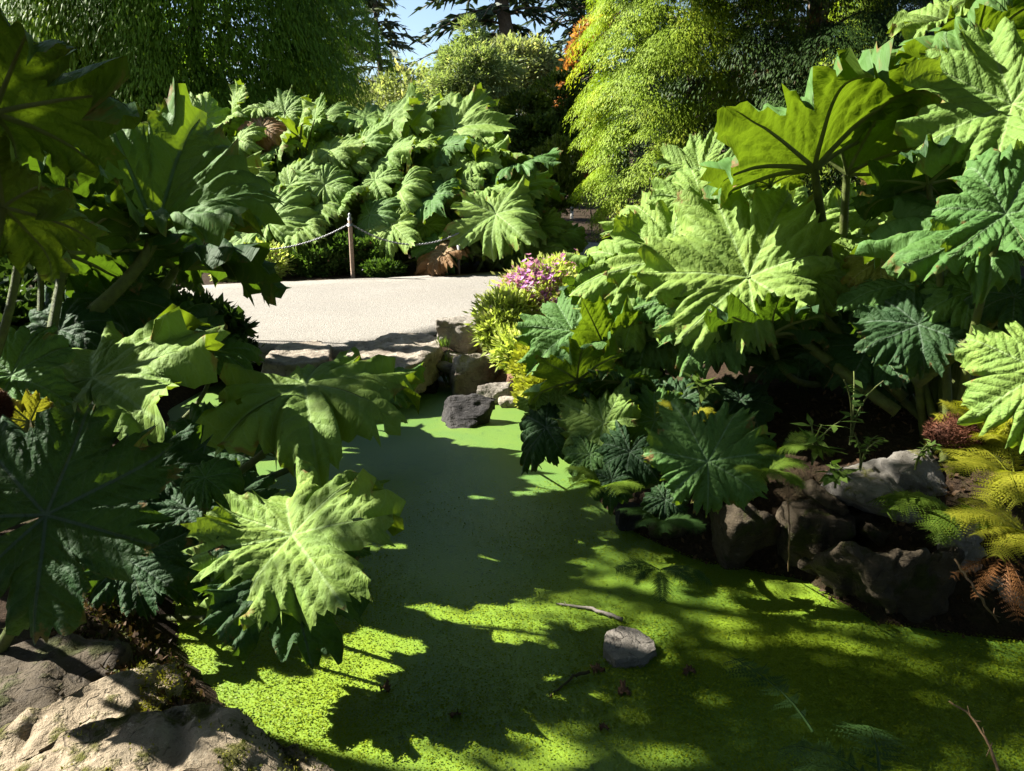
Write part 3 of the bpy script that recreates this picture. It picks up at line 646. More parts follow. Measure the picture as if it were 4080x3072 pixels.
leaf('L1', 120, 180, 5.6, 95, (-.1, .85, .45), 40, FLAT, 0)
leaf('L3', 196, 188, 7.9, 78, (-.2, .85, .45), 30, (20, 0, -45), 1)
leaf('L3', 128, 168, 7.0, 70, (-.2, .85, .45), 60, FLAT, 0)
leaf('L3', 160, 225, 6.8, 90, (-.1, .85, .45), 10, DRO, 0)
leaf('L3', 90, 195, 6.9, 95, (-.1, .85, .45), 30, DRO, 0)
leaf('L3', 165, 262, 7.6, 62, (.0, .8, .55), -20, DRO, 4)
leaf('L3', 40, 150, 6.9, 95, (-.1, .9, .3), 30, DRO, 0)
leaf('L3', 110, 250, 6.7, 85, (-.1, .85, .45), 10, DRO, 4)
leaf('L2', 92, 378, 3.9, 150, (-.12, .93, .36), 12, (6, 0, -30), 1, pleat=.08)
leaf('L2', 70, 402, 3.85, 95, (-.05, .93, .40), 0, (8, 0, -35), 0)
leaf('L2', 12, 375, 3.7, 84, (.05, .72, .65), 85, FLAT, 0)
leaf('L2', 30, 422, 3.5, 60, (-.2, .55, -.8), 112, FLAT, 2)
leaf('L2', 305, 384, 4.2, 150, (-.06, .985, .15), -8, (2, 0, -52), 1, base=(bL2[0] + .6, bL2[1] + .5, 0.2), wave=.08)
leaf('L2', 375, 384, 5.6, 66, (.0, .95, .3), 30, (6, 0, -60), 0, base=(bL2[0] + .6, bL2[1] + .5, 0.2))
leaf('L2', 46, 515, 2.4, 158, (.30, .52, .80), 25, (12, 0, -30), 4, pleat=.10, base=(-2.0, 2.5, .2))
leaf('L2', 292, 535, 3.2, 146, (-.22, .90, .36), 8, (12, 0, -30), 1, pleat=.09, srad=.013, base=(-1.55, 3.35, .05))
leaf('L2', 205, 478, 3.7, 62, (.1, .9, .4), 10, DRO, 0, srad=.012, base=(-1.7, 3.6, .05))
leaf('L2', 285, 572, 3.1, 118, (.15, .92, .36), -12, (8, 0, -42), 4, srad=.012, base=(-1.5, 3.2, .05))
for (px_, py_, z_, R_, n_, tip_) in [(150, 470, .45, 90, (.1, .85, .5), 10), (188, 510, .3, 78, (.1, .85, .5), -10), (205, 445, .4, 85, (.1, .9, .4), 15), (128, 560, .42, 80, (.2, .8, .55), -20), (175, 560, .22, 66, (.2, .85, .5), -10), (232, 500, .25, 60, (.1, .9, .4), 0)]:
    leaf('L2', px_, py_, float((G(px_, py_, z_) - CAM) @ FWD), R_, n_, tip_, (8, 0, -45), 4, srad=.012, base=(-1.75, 3.45, .05))
# ---- right group
bR1 = P(955, 445, 4.1); bR1[2] = gz(bR1[0], bR1[1])
plant('R1', bR1, 'huge gunnera at the right edge with a red hairy crown and tall leaves', 'gunnera plants around the pond')
bR2 = P(838, 335, 5.4); bR2[2] = gz(bR2[0], bR2[1])
plant('R2', bR2, 'tall gunnera right of centre with funnel leaves seen from beneath', 'gunnera plants around the pond')
bR3 = P(720, 440, 4.7); bR3[2] = gz(bR3[0], bR3[1])
plant('R3', bR3, 'gunnera leaning left over the pond beside the purple flowers', 'gunnera plants around the pond')
leaf('R1', 1012, 104, 3.7, 125, (-.45, .55, .70), 150, (18, 0, -30), 1)
leaf('R1', 975, 60, 4.4, 125, (-.2, .8, -.5), 120, (35, 5, -70), 0)
leaf('R1', 1030, 25, 4.9, 110, (-.1, .75, -.6), 110, (30, 0, -60), 0)
leaf('R1', 893, 80, 4.8, 62, (-.45, .8, .35), 170, DRO, 1)
leaf('R1', 928, 184, 4.0, 88, (-.1, .72, -.66), 140, (14, 0, -40), 4)
leaf('R1', 1006, 214, 3.4, 95, (-.2, .55, .8), 110, FLAT, 0)
leaf('R1', 985, 236, 3.7, 132, (-.15, .93, .32), 172, (12, 0, -70), 0)
leaf('R1', 1045, 372, 3.3, 100, (-.55, .45, .7), 210, (12, 0, -50), 1)
leaf('R1', 880, 262, 4.3, 60, (-.3, .6, .75), 260, HANG, 2)
leaf('R1', 935, 250, 4.2, 62, (-.2, .7, .6), 255, HANG, 1)
leaf('R1', 1014, 296, 3.7, 60, (-.3, .7, .5), 200, DRO, 4, srad=.026, base=P(944, 392, 3.85), bend=.1)
leaf('R2', 814, 168, 4.4, 158, (-.28, .78, -.56), 128, (26, 0, -45), 0, depth=.24, span=112, lobes=6, jit=8, srad=.028, bend=.15)
leaf('R2', 847, 174, 4.6, 118, (.25, .75, -.6), 74, (30, 0, -40), 0, span=95, lobes=5, jit=8, depth=.24, srad=.026, bend=.15)
leaf('R2', 770, 185, 5.2, 60, (-.2, .6, -.7), 120, (25, 0, -50), 1)
leaf('R2', 748, 277, 4.5, 132, (-.32, .62, .72), 112, (16, 0, -45), 1, pleat=.10, srad=.026, base=P(908, 412, 4.2), bend=.12)
leaf('R2', 800, 276, 4.55, 75, (-.15, .75, .6), 300, DRO, 1, srad=.024, base=P(912, 402, 4.25), bend=.12)
leaf('R2', 645, 265, 5.0, 95, (-.35, .72, .6), 150, (15, 0, -55), 1)
leaf('R2', 705, 205, 5.2, 75, (-.3, .7, .6), 100, (15, 0, -55), 1)
leaf('R2', 690, 300, 4.7, 80, (-.3, .6, .72), 235, DRO, 0)
leaf('R2', 880, 285, 5.6, 60, (-.1, .7, .7), 90, FLAT, 2)
leaf('R2', 770, 335, 4.4, 95, (.0, .7, -.5), 190, FLAT, 4)
leaf('R2', 900, 215, 5.6, 70, (-.2, .7, .6), 120, FLAT, 2)
for a_ in [('R2', 672, 258, 4.8, 92, (-.35, .68, .64), 140, (12, 0, -48), 1), ('R2', 712, 318, 4.5, 80, (-.3, .62, .7), 240, (12, 0, -55), 0), ('R2', 795, 235, 4.9, 82, (-.3, .7, .6), 80, (14, 0, -45), 1), ('R2', 640, 305, 4.9, 75, (-.35, .65, .65), 200, (10, 0, -50), 1), ('R2', 842, 262, 4.7, 70, (-.2, .7, .6), 40, (14, 0, -50), 1), ('R1', 945, 215, 4.3, 85, (-.35, .7, .55), 150, (12, 0, -48), 1)]:
    leaf(*a_)
leaf('R3', 573, 331, 5.0, 72, (-.35, .72, .6), 175, (12, 0, -55), 0)
leaf('R3', 600, 290, 5.2, 55, (.1, .6, -.7), 130, FLAT, 4)
leaf('R3', 607, 352, 4.9, 75, (-.1, .5, -.8), 120, FLAT, 0)
leaf('R3', 577, 380, 4.6, 75, (-.3, .55, -.75), 155, FLAT, 0)
leaf('R3', 620, 382, 4.5, 60, (.0, .8, -.4), 200, DRO, 4)
leaf('R3', 550, 412, 4.6, 42, (-.35, .6, .7), 95, FLAT, 1)
leaf('R3', 604, 423, 4.3, 68, (-.4, .6, .65), 165, (12, 0, -60), 1)
leaf('R3', 546, 428, 4.5, 60, (-.2, .75, .55), 195, DRO, 4)
leaf('R3', 630, 452, 4.1, 62, (-.2, .7, .6), 250, DRO, 4)
leaf('R3', 708, 462, 3.7, 88, (-.12, .66, .72), 60, (12, 0, -35), 0, depth=.36)
leaf('R3', 650, 330, 5.0, 85, (-.2, .75, .55), 200, DRO, 0)
leaf('R3', 690, 345, 4.9, 75, (.1, .7, -.4), 100, FLAT, 4)
leaf('R3', 612, 480, 4.0, 45, (-.2, .7, .6), 260, HANG, 4)

for a_ in [('R2', 835, 300, 5.0, 70, (-.2, .75, .5), 200, DRO, 4), ('R2', 890, 320, 5.4, 75, (-.1, .8, .5), 250, DRO, 4), ('R1', 960, 335, 4.4, 80, (-.3, .75, .5), 200, DRO, 4), ('R1', 905, 365, 4.7, 70, (-.2, .8, .5), 190, DRO, 4),
           ('R2', 800, 350, 5.0, 70, (-.1, .85, .4), 250, DRO, 4), ('R3', 680, 400, 4.5, 70, (-.2, .75, .6), 220, DRO, 4), ('R3', 655, 420, 4.3, 60, (-.25, .7, .6), 200, FLAT, 0), ('R3', 740, 400, 4.6, 65, (.1, .8, .5), 300, DRO, 4),
           ('R3', 590, 455, 4.2, 45, (-.3, .75, .5), 220, DRO, 0), ('R3', 665, 500, 3.75, 45, (-.1, .7, .7), 270, HANG, 4), ('R2', 660, 225, 5.6, 70, (-.35, .75, .5), 130, FLAT, 1), ('R2', 700, 170, 6.0, 55, (-.3, .75, .5), 100, FLAT, 1), ('R1', 870, 130, 5.4, 70, (-.3, .8, .3), 140, FLAT, 1), ('R1', 945, 20, 5.6, 70, (-.3, .8, .3), 120, FLAT, 1), ('R1', 860, 225, 5.2, 65, (-.3, .75, .5), 200, DRO, 1), ('R1', 940, 290, 4.6, 60, (-.2, .75, .55), 240, DRO, 0)]:
    leaf(*a_)
for a_ in [('R1', 918, 325, 4.0, 85, (-.3, .7, .6), 215, FLAT, 4), ('R1', 870, 345, 4.4, 80, (-.2, .75, .6), 230, FLAT, 4), ('R1', 972, 292, 3.9, 75, (-.35, .7, .55), 200, DRO, 0), ('R1', 905, 285, 4.2, 80, (-.3, .75, .5), 190, DRO, 0), ('R2', 830, 235, 5.0, 80, (-.3, .75, .5), 170, FLAT, 1), ('R2', 780, 215, 5.4, 70, (-.3, .75, .5), 120, FLAT, 1), ('R1', 985, 150, 4.2, 100, (-.4, .7, .55), 140, FLAT, 1), ('R3', 640, 395, 4.6, 70, (-.3, .75, .5), 190, FLAT, 0), ('R3', 625, 320, 5.2, 80, (-.3, .7, .6), 180, FLAT, 0)]:
    leaf(*a_)
# hairy crowns of the right plants (a part of each plant)
def fuzz(key, px, py, d, wpx, hpx, seed):
    pl = PLANTS[key]; c = P(px, py, d); s = d / FPX; rg = np.random.default_rng(seed)
    n = 4200; v = unit(rg.normal(size=(n, 3)) * [1, 1, .8]); sz = np.array([wpx, wpx * .8, hpx]) * s / 2
    p = c + v * sz * rg.uniform(.75, 1.0, (n, 1)); dr = unit(v + rg.normal(0, .6, (n, 3)) + [0, 0, .5]); L = rg.uniform(.008, .028, (n, 1)); sd_ = unit(np.cross(dr, rg.normal(size=(n, 3)))) * .0025
    V = np.stack([p - sd_, p + sd_, p + dr * L], 1).reshape(-1, 3)
    th_ = np.linspace(0, math.pi, 9); ph_ = np.linspace(0, 2 * math.pi, 14)
    TH, PH = np.meshgrid(th_, ph_, indexing='ij'); S_ = np.stack([np.sin(TH) * np.cos(PH), np.sin(TH) * np.sin(PH), np.cos(TH)], -1).reshape(-1, 3) * sz * .86 + c
    ix = np.arange(9 * 14).reshape(9, 14) + len(V)
    mk('crown_bud', np.concatenate([V, S_]), [np.arange(3 * n).reshape(-1, 3), np.stack([ix[:-1, :-1], ix[1:, :-1], ix[1:, 1:], ix[:-1, 1:]], -1).reshape(-1, 4)], M_FUZZ, parent=pl)
fuzz('R1', 954, 434, 3.8, 56, 40, 1); fuzz('R2', 832, 322, 5.3, 44, 22, 2); fuzz('L0', 2, 407, 3.3, 16, 30, 3)

# ---- far bank of gunnera: leaves share a set of meshes
FARM = {}
def far_mesh(kind, v):
    k = (kind, v)
    if k not in FARM:
        prof = dict(droop=(10, 0, -48), flat=(10, 0, -28), fun=(24, 0, -42), hang=(12, -10, -82))[kind]
        V, F4, uvv, uvf, rim, mi = leaf_arrays(500 + v * 13 + len(kind), m=12, nr=14, prof=prof, pleat=(.12, .04, -.05, .08)[v % 4], wave=.06, jit=13, sub=.24, curl=30)
        o = mk('leaf', V, [F4], smooth=True, uvs={'vein': uvv, 'flat': uvf}, attrs={'rim': rim}, mats=[GUN[0], M_RIB], midx=mi)
        FARM[k] = o.data; bpy.data.objects.remove(o)
    return FARM[k]
frg = np.random.default_rng(77)
def far_leaf(key, px, py, d, R, kind='droop', n=None, tip=None, mat=None):
    d = d + 1.9; R = R * 1.28; pl = PLANTS[key]; j = P(px, py, d)
    me = far_mesh(kind, int(frg.integers(0, 5)))
    R = R * frg.uniform(.75, 1.3); n = n or (frg.normal(-.36, .28), .74 + frg.normal(0, .12), .5 + frg.normal(0, .3)); tip = tip if tip is not None else frg.uniform(0, 360)
    x, t, nn = leaf_frame(n, tip); r = R * d / FPX
    o = bpy.data.objects.new('leaf', me); COL.objects.link(o); o.parent = pl
    M = Matrix.Identity(4)
    for i in range(3): M[i][0], M[i][1], M[i][2] = x[i] * r, t[i] * r, nn[i] * r
    for i in range(3): M[i][3] = float(j[i] - pl.location[i])
    o.matrix_local = M
    mat = mat if mat is not None else int(frg.choice([0, 1, 1, 1]))
    o.material_slots[0].link = 'OBJECT'; o.material_slots[0].material = GUN[mat]
    b = np.array(pl.location) + frg.normal(0, .25, 3) * [1, 1, 0]; L = np.linalg.norm(b - j)
    c = (j + b) / 2 + np.array([0, 0, .12]) * L
    V2, F2 = tube(bez(j, c, b, 8), np.linspace(.022, .034, 8), 6)
    mk('stem', V2, F2, M_STEM, parent=pl, smooth=True)
def far_plant(key, px, d, label):
    b = P(px, 260, d + 1.9); b[2] = gz(b[0], b[1]); return plant(key, b, label, 'gunnera plants behind the path')
far_plant('F1', 205, 14.0, 'leftmost far gunnera below the weeping tree, its pale leaves catching sun')
far_plant('F2', 300, 13.4, 'far gunnera behind the chain, left of the near post')
far_plant('F3', 395, 13.2, 'far gunnera with broad sunlit leaves behind the chain and right of the near post')
far_plant('F4', 490, 12.9, 'far gunnera with the big round sunlit leaf hanging over the path edge')
far_plant('F5', 545, 14.6, 'rightmost far gunnera, mostly in shade beside the golden conifer')
F = far_leaf
LIT = (-.35, .7, .6)
for k, px, py, d, R, kind in [
    ('F1', 205, 120, 13.6, 34, 'droop'), ('F1', 180, 128, 13.8, 28, 'droop'), ('F1', 232, 116, 13.8, 32, 'flat'), ('F1', 258, 108, 14.6, 28, 'droop'), ('F1', 195, 150, 13.2, 30, 'droop'), ('F1', 240, 140, 13.2, 30, 'hang'),
    ('F1', 165, 150, 13.6, 26, 'droop'), ('F1', 215, 175, 12.8, 30, 'droop'), ('F1', 245, 180, 12.8, 30, 'hang'), ('F1', 178, 190, 12.8, 30, 'droop'), ('F1', 215, 210, 12.4, 30, 'hang'),
    ('F2', 285, 112, 14.4, 30, 'droop'), ('F2', 315, 120, 14.0, 30, 'flat'), ('F2', 340, 124, 14.2, 28, 'droop'), ('F2', 300, 138, 13.4, 30, 'fun'), ('F2', 330, 150, 13.0, 34, 'droop'), ('F2', 275, 150, 13.2, 30, 'droop'), ('F2', 290, 185, 12.6, 34, 'droop'),
    ('F2', 325, 185, 12.4, 32, 'hang'), ('F2', 345, 205, 12.3, 28, 'hang'), ('F2', 268, 222, 12.0, 40, 'droop'), ('F2', 300, 225, 12.0, 36, 'hang'), ('F2', 262, 200, 12.6, 30, 'flat'), ('F2', 310, 205, 12.6, 34, 'droop'),
    ('F3', 385, 122, 14.2, 32, 'flat'), ('F3', 365, 118, 14.4, 30, 'droop'), ('F3', 410, 126, 14.0, 30, 'flat'), ('F3', 360, 145, 13.2, 34, 'droop'), ('F3', 385, 155, 13.0, 34, 'droop'), ('F3', 415, 148, 12.9, 36, 'droop'), ('F3', 375, 180, 12.6, 34, 'droop'),
    ('F3', 400, 190, 12.4, 32, 'hang'), ('F3', 432, 196, 12.2, 36, 'droop'), ('F3', 370, 215, 12.2, 34, 'hang'), ('F3', 393, 225, 11.9, 40, 'droop'), ('F3', 425, 225, 12.3, 34, 'hang'), ('F3', 350, 165, 13.0, 32, 'hang'),
    ('F4', 455, 128, 13.6, 38, 'flat'), ('F4', 480, 138, 13.4, 32, 'droop'), ('F4', 440, 150, 13.2, 32, 'droop'), ('F4', 470, 165, 12.9, 34, 'fun'), ('F4', 500, 155, 12.8, 32, 'droop'), ('F4', 520, 166, 12.7, 30, 'droop'), ('F4', 455, 180, 12.7, 30, 'fun'),
    ('F4', 496, 214, 11.7, 45, 'droop'), ('F4', 485, 190, 12.5, 34, 'droop'), ('F4', 520, 198, 12.8, 30, 'droop'), ('F4', 440, 245, 11.9, 34, 'hang'), ('F4', 465, 235, 12.2, 34, 'hang'), ('F4', 520, 235, 12.3, 36, 'hang'),
    ('F5', 540, 215, 13.8, 26, 'droop'), ('F5', 545, 228, 13.6, 26, 'droop'), ('F5', 545, 235, 13.2, 34, 'hang'), ('F5', 530, 250, 12.9, 30, 'hang'), ('F5', 558, 240, 13.6, 28, 'hang'), ('F5', 515, 190, 13.9, 28, 'droop')]:
    big = R >= 38
    F(k, px, py, d, R, kind, n=((-.3, .62, .72) if big else None), mat=(1 if big else None))
for i in range(46):
    px_ = frg.uniform(165, 560); yt = np.interp(px_, [160, 200, 260, 340, 440, 500, 535, 560], [150, 120, 112, 120, 125, 155, 200, 232])
    py_ = frg.uniform(yt + 6, 240); kk_ = 'F%d' % (1 + int(np.clip((px_ - 160) / 85, 0, 4)))
    F(kk_, px_, py_, 13.6 + frg.uniform(-.3, 1.3) - (py_ - 120) * .008, frg.uniform(26, 36), str(frg.choice(['droop', 'droop', 'hang', 'flat'])))
F('F4', 443, 252, 11.7, 24, 'hang', mat=3); F('F1', 262, 128, 13.3, 24, 'hang', mat=3); F('F3', 432, 262, 11.8, 22, 'hang', mat=3)

# ------------------------------------------------------------------ foliage
def E(px, py, d, rx, ry, rz): c = P(px, py, d); k = d / FPX; return (*c, rx * k, ry * k, rz * k)
def cards(pos, d, n, L, W):
    d = unit(d); s = unit(np.cross(d, n)); L = np.asarray(L).reshape(-1, 1); W = np.asarray(W).reshape(-1, 1)
    k = unit(np.cross(s, d))
    return np.stack([pos, pos + d * L * .45 + s * W / 2 + k * W * .12, pos + d * L, pos + d * L * .45 - s * W / 2 + k * W * .12], 1).reshape(-1, 3)
def card_mesh(name, V, tint, mat, parent=None, loc=None):
    n = len(V) // 4
    return mk(name, V, [np.arange(4 * n).reshape(-1, 4)], mat, parent=parent, attrs={'tint': np.repeat(tint, 4)}, loc=loc)
for (rock_, p, d_, rg, n, size, matk, nm) in PENDING:
    stuff(card_mesh(nm, cards(p, d_, rg.normal(size=(n, 3)), size * rg.uniform(.5, 1.4, n), size * .6 * rg.uniform(.5, 1.3, n)), rg.random(n), MF[matk], rock_))
def trunk_mesh(base, top, r, limbs, seed, mat, parent, spread=1.0, lrise=.6):
    rg = np.random.default_rng(seed); base, top = np.array(base, float), np.array(top, float)
    t = np.linspace(0, 1, 9)[:, None]; pts = base * (1 - t) + top * t + np.concatenate([[[0, 0, 0]], rg.normal(0, r * .5, (8, 3)) * [1, 1, 0]])
    Vs, F4, F3 = [], [], []; off = 0
    def add(pts, rad, seg):
        nonlocal off
        V, Fc = tube(pts, rad, seg); Vs.append(V); F4.append(Fc[0] + off); F3.append(Fc[1] + off); off += len(V)
    add(pts, np.linspace(r, r * .25, 9), 8); H = np.linalg.norm(top - base)
    for i in range(limbs):
        f = rg.uniform(.2, .95); a = rg.uniform(0, 6.28); L = spread * rg.uniform(.5, 1.0) * (1.1 - f * .6)
        p0 = base * (1 - f) + top * f; dv = np.array([math.cos(a), math.sin(a), lrise * rg.uniform(.5, 1.3)])
        add(bez(p0, p0 + dv * L * .5 + [0, 0, .1 * L], p0 + dv * L, 6), np.linspace(r * .4 * (1.1 - f), r * .06, 6), 5)
    mk('trunk', np.concatenate(Vs), [np.concatenate(F4), np.concatenate(F3)], mat, parent=parent, smooth=True)

def weeping_tree(label, bx, by, H, R, matk, seed, boughs=420, per=150, bl=.9, cl=.17, cw=.035, prof=None, group=None, lump=.35, inner=None, name='weeping_tree', hang=.8, fan=1.0, rmin=.66):
    rg = np.random.default_rng(seed); bz = gz(bx, by); root = thing(name, (bx, by, bz), label, 'tree', group)
    trunk_mesh((bx, by, bz), (bx, by, bz + H * .95), R * .07, 26, seed, M_BARK, root, R * .75, .3)
    prof = prof or (lambda h: np.sqrt(np.clip(1 - (h * .98) ** 2.2, 0, 1)))
    def build(N, per, scale):
        h = rg.uniform(0.03, .99, N); fc = math.atan2(-by, -bx); a = np.where(rg.random(N) < .8, fc + rg.uniform(-2.0, 2.0, N), rg.uniform(0, 2 * math.pi, N))
        lm = 1 + lump * np.array([noise.noise(Vector((math.cos(aa) * 2.2 + seed, math.sin(aa) * 2.2, hh * H / R * 1.7))) for aa, hh in zip(a, h)])
        rr = R * prof(h) * lm * scale * rg.uniform(rmin, 1.05, N) - bl * .42
        M_ = N * per; rep_ = lambda q: np.repeat(q, per, 0)
        o = rep_(np.stack([bx + np.cos(a) * rr, by + np.sin(a) * rr, bz + h * H], -1)); out = rep_(np.stack([np.cos(a), np.sin(a), np.zeros(N)], -1))
        side = np.cross(out, [0, 0, 1.0]); B = rep_(bl * rg.uniform(.6, 1.35, N))[:, None]; t = rg.random((M_, 1)) ** .75; w = rg.normal(0, .33, (M_, 1))
        p = o + out * B * .95 * t * (1 - .35 * w ** 2) + side * B * w * (.4 + t) * fan + np.array([0, 0, 1.0]) * B * (.22 * t - hang * t ** 2 - .35 * w ** 2 - np.abs(rg.normal(0, .07, (M_, 1))))
        d = unit(out * (.8 - .3 * t) + side * w * 1.0 + np.array([0, 0, 1.0]) * (-.25 - hang * 1.0 * t) + rg.normal(0, .22, (M_, 3)))
        tl = np.clip(rep_(rg.random(N)) * .55 + rg.random(M_) * .18 + .32 * t[:, 0], 0, 1)
        return cards(p, d, unit(out * .6 + side * w * .5 + rg.normal(0, .13, (M_, 3)) + [0, 0, .75]), cl * rg.uniform(.6, 1.35, M_), cw * rg.uniform(.6, 1.3, M_)), tl
    V, tl = build(boughs, per, 1.0); card_mesh('crown', V, tl, MF[matk], root)
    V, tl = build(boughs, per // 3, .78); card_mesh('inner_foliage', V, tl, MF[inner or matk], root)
    return root

def bushy(label, base, centers, matk, seed, leaf_l, leaf_w, n, name='shrub', cat='shrub', group=None, trunk=None, bark=None, clump=.35, up=.2, nclump=None, outward=.8, limbs=10):
    """centers: list of (x,y,z,rx,ry,rz) ellipsoids filled with leaf clumps"""
    rg = np.random.default_rng(seed); root = thing(name, base, label, cat, group)
    w = np.array([c[3] * c[4] * c[5] for c in centers]) ** .66; w /= w.sum()
    Vs, Ts = [], []
    for c, ww in zip(centers, w):
        k = max(3, int((nclump or n / 28) * ww)); v = unit(rg.normal(size=(k, 3))) * rg.uniform(.55, 1.0, (k, 1)) ** .5
        cc = np.array(c[:3]) + v * np.array(c[3:6]); per = max(3, int(n * ww / k))
        o = np.repeat(cc, per, 0); g = rg.normal(0, 1, (k * per, 3)) * clump * min(c[3:6]) * np.repeat(rg.uniform(.5, 1.1, (k, 1)), per, 0)
        g[:, 2] *= .65
        tl = np.clip(np.repeat(rg.random(k), per) * .7 + rg.random(k * per) * .45, 0, 1)
        d = unit(np.repeat(v, per, 0) * outward + g / (np.abs(g).max() + 1e-6) + rg.normal(0, .5, g.shape) + [0, 0, up])
        nrm = unit(rg.normal(0, .6, g.shape) + [0, 0, 1.0])
        Vs.append(cards(o + g, d, nrm, leaf_l * rg.uniform(.6, 1.3, len(o)), leaf_w * rg.uniform(.6, 1.3, len(o)))); Ts.append(tl)
    card_mesh('crown' if cat == 'tree' else 'foliage', np.concatenate(Vs), np.concatenate(Ts), MF[matk], root)
    if trunk:
        c = np.mean([c[:3] for c in centers], 0); mr = max(x[3] for x in centers)
        trunk_mesh(base, (c[0], c[1], max(x[2] for x in centers)), trunk, limbs, seed, bark or M_BARK, root, mr * .9, .5)
    return root
def conifer(label, bx, by, H, R, matk, seed, tiers=26, name='conifer_tree', droop=.35, card=.5, cw=.16, per=26, group=None, bark=None, z0=.12, irregular=.3):
    rg = np.random.default_rng(seed); bz = gz(bx, by); root = thing(name, (bx, by, bz), label, 'tree', group)
    trunk_mesh((bx, by, bz), (bx, by, bz + H), H * .018, 0, seed, bark or M_BARK, root)
    Vs, Ts, bV, bF4, bF3, off = [], [], [], [], [], 0
    for i in range(tiers):
        f = z0 + (1 - z0) * (i + rg.random()) / tiers; nb = rg.integers(5, 8)
        for b in range(nb):
            a = rg.uniform(0, 6.28); L = R * (1 - f) ** .8 * rg.uniform(1 - irregular, 1.1) + .15; p0 = np.array([bx, by, bz + H * f]); o = np.array([math.cos(a), math.sin(a), 0])
            pts = bez(p0, p0 + o * L * .5 + [0, 0, .12 * L], p0 + o * L + [0, 0, -droop * L], 6)
            V, Fc = tube(pts, np.linspace(.03, .008, 6) * H / 12, 4); bV.append(V); bF4.append(Fc[0] + off); bF3.append(Fc[1] + off); off += len(V)
            k = int(per * (.4 + L / R)); t = rg.uniform(.12, 1.0, k); q = np.stack([np.interp(t, np.linspace(0, 1, 6), pts[:, j]) for j in range(3)], -1)
            sd_ = np.cross(o, [0, 0, 1.0]); d = unit(o * .6 + sd_ * rg.normal(0, .9, (k, 1)) + [0, 0, -.35] + rg.normal(0, .2, (k, 3)))
            Vs.append(cards(q, d, rg.normal(0, .5, (k, 3)) + [0, 0, 1.0], card * rg.uniform(.5, 1.1, k), cw * rg.uniform(.6, 1.2, k))); Ts.append(np.clip(rg.random() * .6 + rg.random(k) * .5, 0, 1))
    card_mesh('crown', np.concatenate(Vs), np.concatenate(Ts), MF[matk], root)
    stuff(mk('branches', np.concatenate(bV), [np.concatenate(bF4), np.concatenate(bF3)], bark or M_BARK, parent=root))
    return root

def at(px, d): p = P(px, 200, d); return float(p[0]), float(p[1])
# weeping tree left
x, y = at(212, 23.5); weeping_tree('large weeping evergreen at the upper left, lit on its left side', x, y, 15, 4.0, 'weep', 5, 470, 800, 1.8, .16, .04, lambda h: np.clip(.90 + .3 * h - .9 * np.clip(h - .6, 0, 1) ** 1.5 * 2, .05, 1.2), hang=1.25, lump=.4)
x, y = at(104, 21.5); weeping_tree('sunlit left side of the large weeping tree, built as a smaller tree in lighter foliage', x, y, 8.6, 2.1, 'weep_sunlit', 6, 230, 760, 1.5, .16, .04, hang=1.2)
# golden threadleaf cypress right
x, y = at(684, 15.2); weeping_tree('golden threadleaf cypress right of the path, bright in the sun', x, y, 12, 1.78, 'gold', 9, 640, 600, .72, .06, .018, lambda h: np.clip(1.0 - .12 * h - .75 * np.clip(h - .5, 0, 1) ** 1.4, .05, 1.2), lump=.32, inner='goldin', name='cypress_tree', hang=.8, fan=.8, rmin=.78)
x, y = at(795, 14.8); weeping_tree('shaded right half of the golden cypress, built as a dark-coloured tree with brown inner twigs behind the funnel leaves', x, y, 13, 2.25, 'cyp_shade', 19, 460, 560, .95, .08, .023, lambda h: np.clip(1.0 - .1 * h - .6 * np.clip(h - .5, 0, 1) ** 1.4, .05, 1.2), lump=.5, inner='goldin', name='cypress_tree', hang=.8)
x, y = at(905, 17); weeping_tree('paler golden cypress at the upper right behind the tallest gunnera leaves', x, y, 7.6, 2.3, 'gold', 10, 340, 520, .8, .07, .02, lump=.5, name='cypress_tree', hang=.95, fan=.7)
x, y = at(800, 24); conifer('dark conifer rising behind the golden cypress', x, y, 22, 5.5, 'pine', 12, 40, card=.6, cw=.2, per=34)
# far trees
x, y = at(505, 52); conifer('tall dark far conifer in front of the sky at top centre', x, y, 34, 7.5, 'pine', 21, 40, card=1.2, cw=.30, per=32, droop=.2)
x, y = at(585, 60); conifer('dark far conifer behind the orange tree', x, y, 34, 8, 'pine', 22, 40, card=1.2, cw=.30, per=26, droop=.3)
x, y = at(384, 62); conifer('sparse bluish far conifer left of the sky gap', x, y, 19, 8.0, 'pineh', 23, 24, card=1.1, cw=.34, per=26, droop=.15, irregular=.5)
x, y = at(330, 50); conifer('dark far conifer just right of the weeping tree', x, y, 21, 5.5, 'pine', 24, 30, card=1.1, cw=.34, per=28, droop=.25, irregular=.45)
x, y = at(640, 55); conifer('dark far conifer partly hidden by the golden cypress', x, y, 34, 8, 'pine', 26, 38, card=1.2, cw=.30, per=26, droop=.3)
x, y = at(965, 24); conifer('tall dark conifer added to block sky light beyond the upper right corner', x, y, 22, 5.5, 'pine', 27, 36, card=.8, cw=.26, per=30)  # added to block forward sky light
x, y = at(-160, 42); conifer('tall dark conifer added to block sky light beyond the upper left corner', x, y, 22, 6, 'pine', 28, 36, card=.9, cw=.3, per=28)  # unseen, added to block forward sky light
def tree_px(label, matk, seed, els, n, ll, lw, foot, d, name='broadleaf_tree', trunk=.13, bark=None, cat='tree', **kw):
    x, y = at(foot, d); return bushy(label, (x, y, gz(x, y)), els, matk, seed, ll, lw, n, name, cat, None, trunk, bark or M_BARKP, **kw)
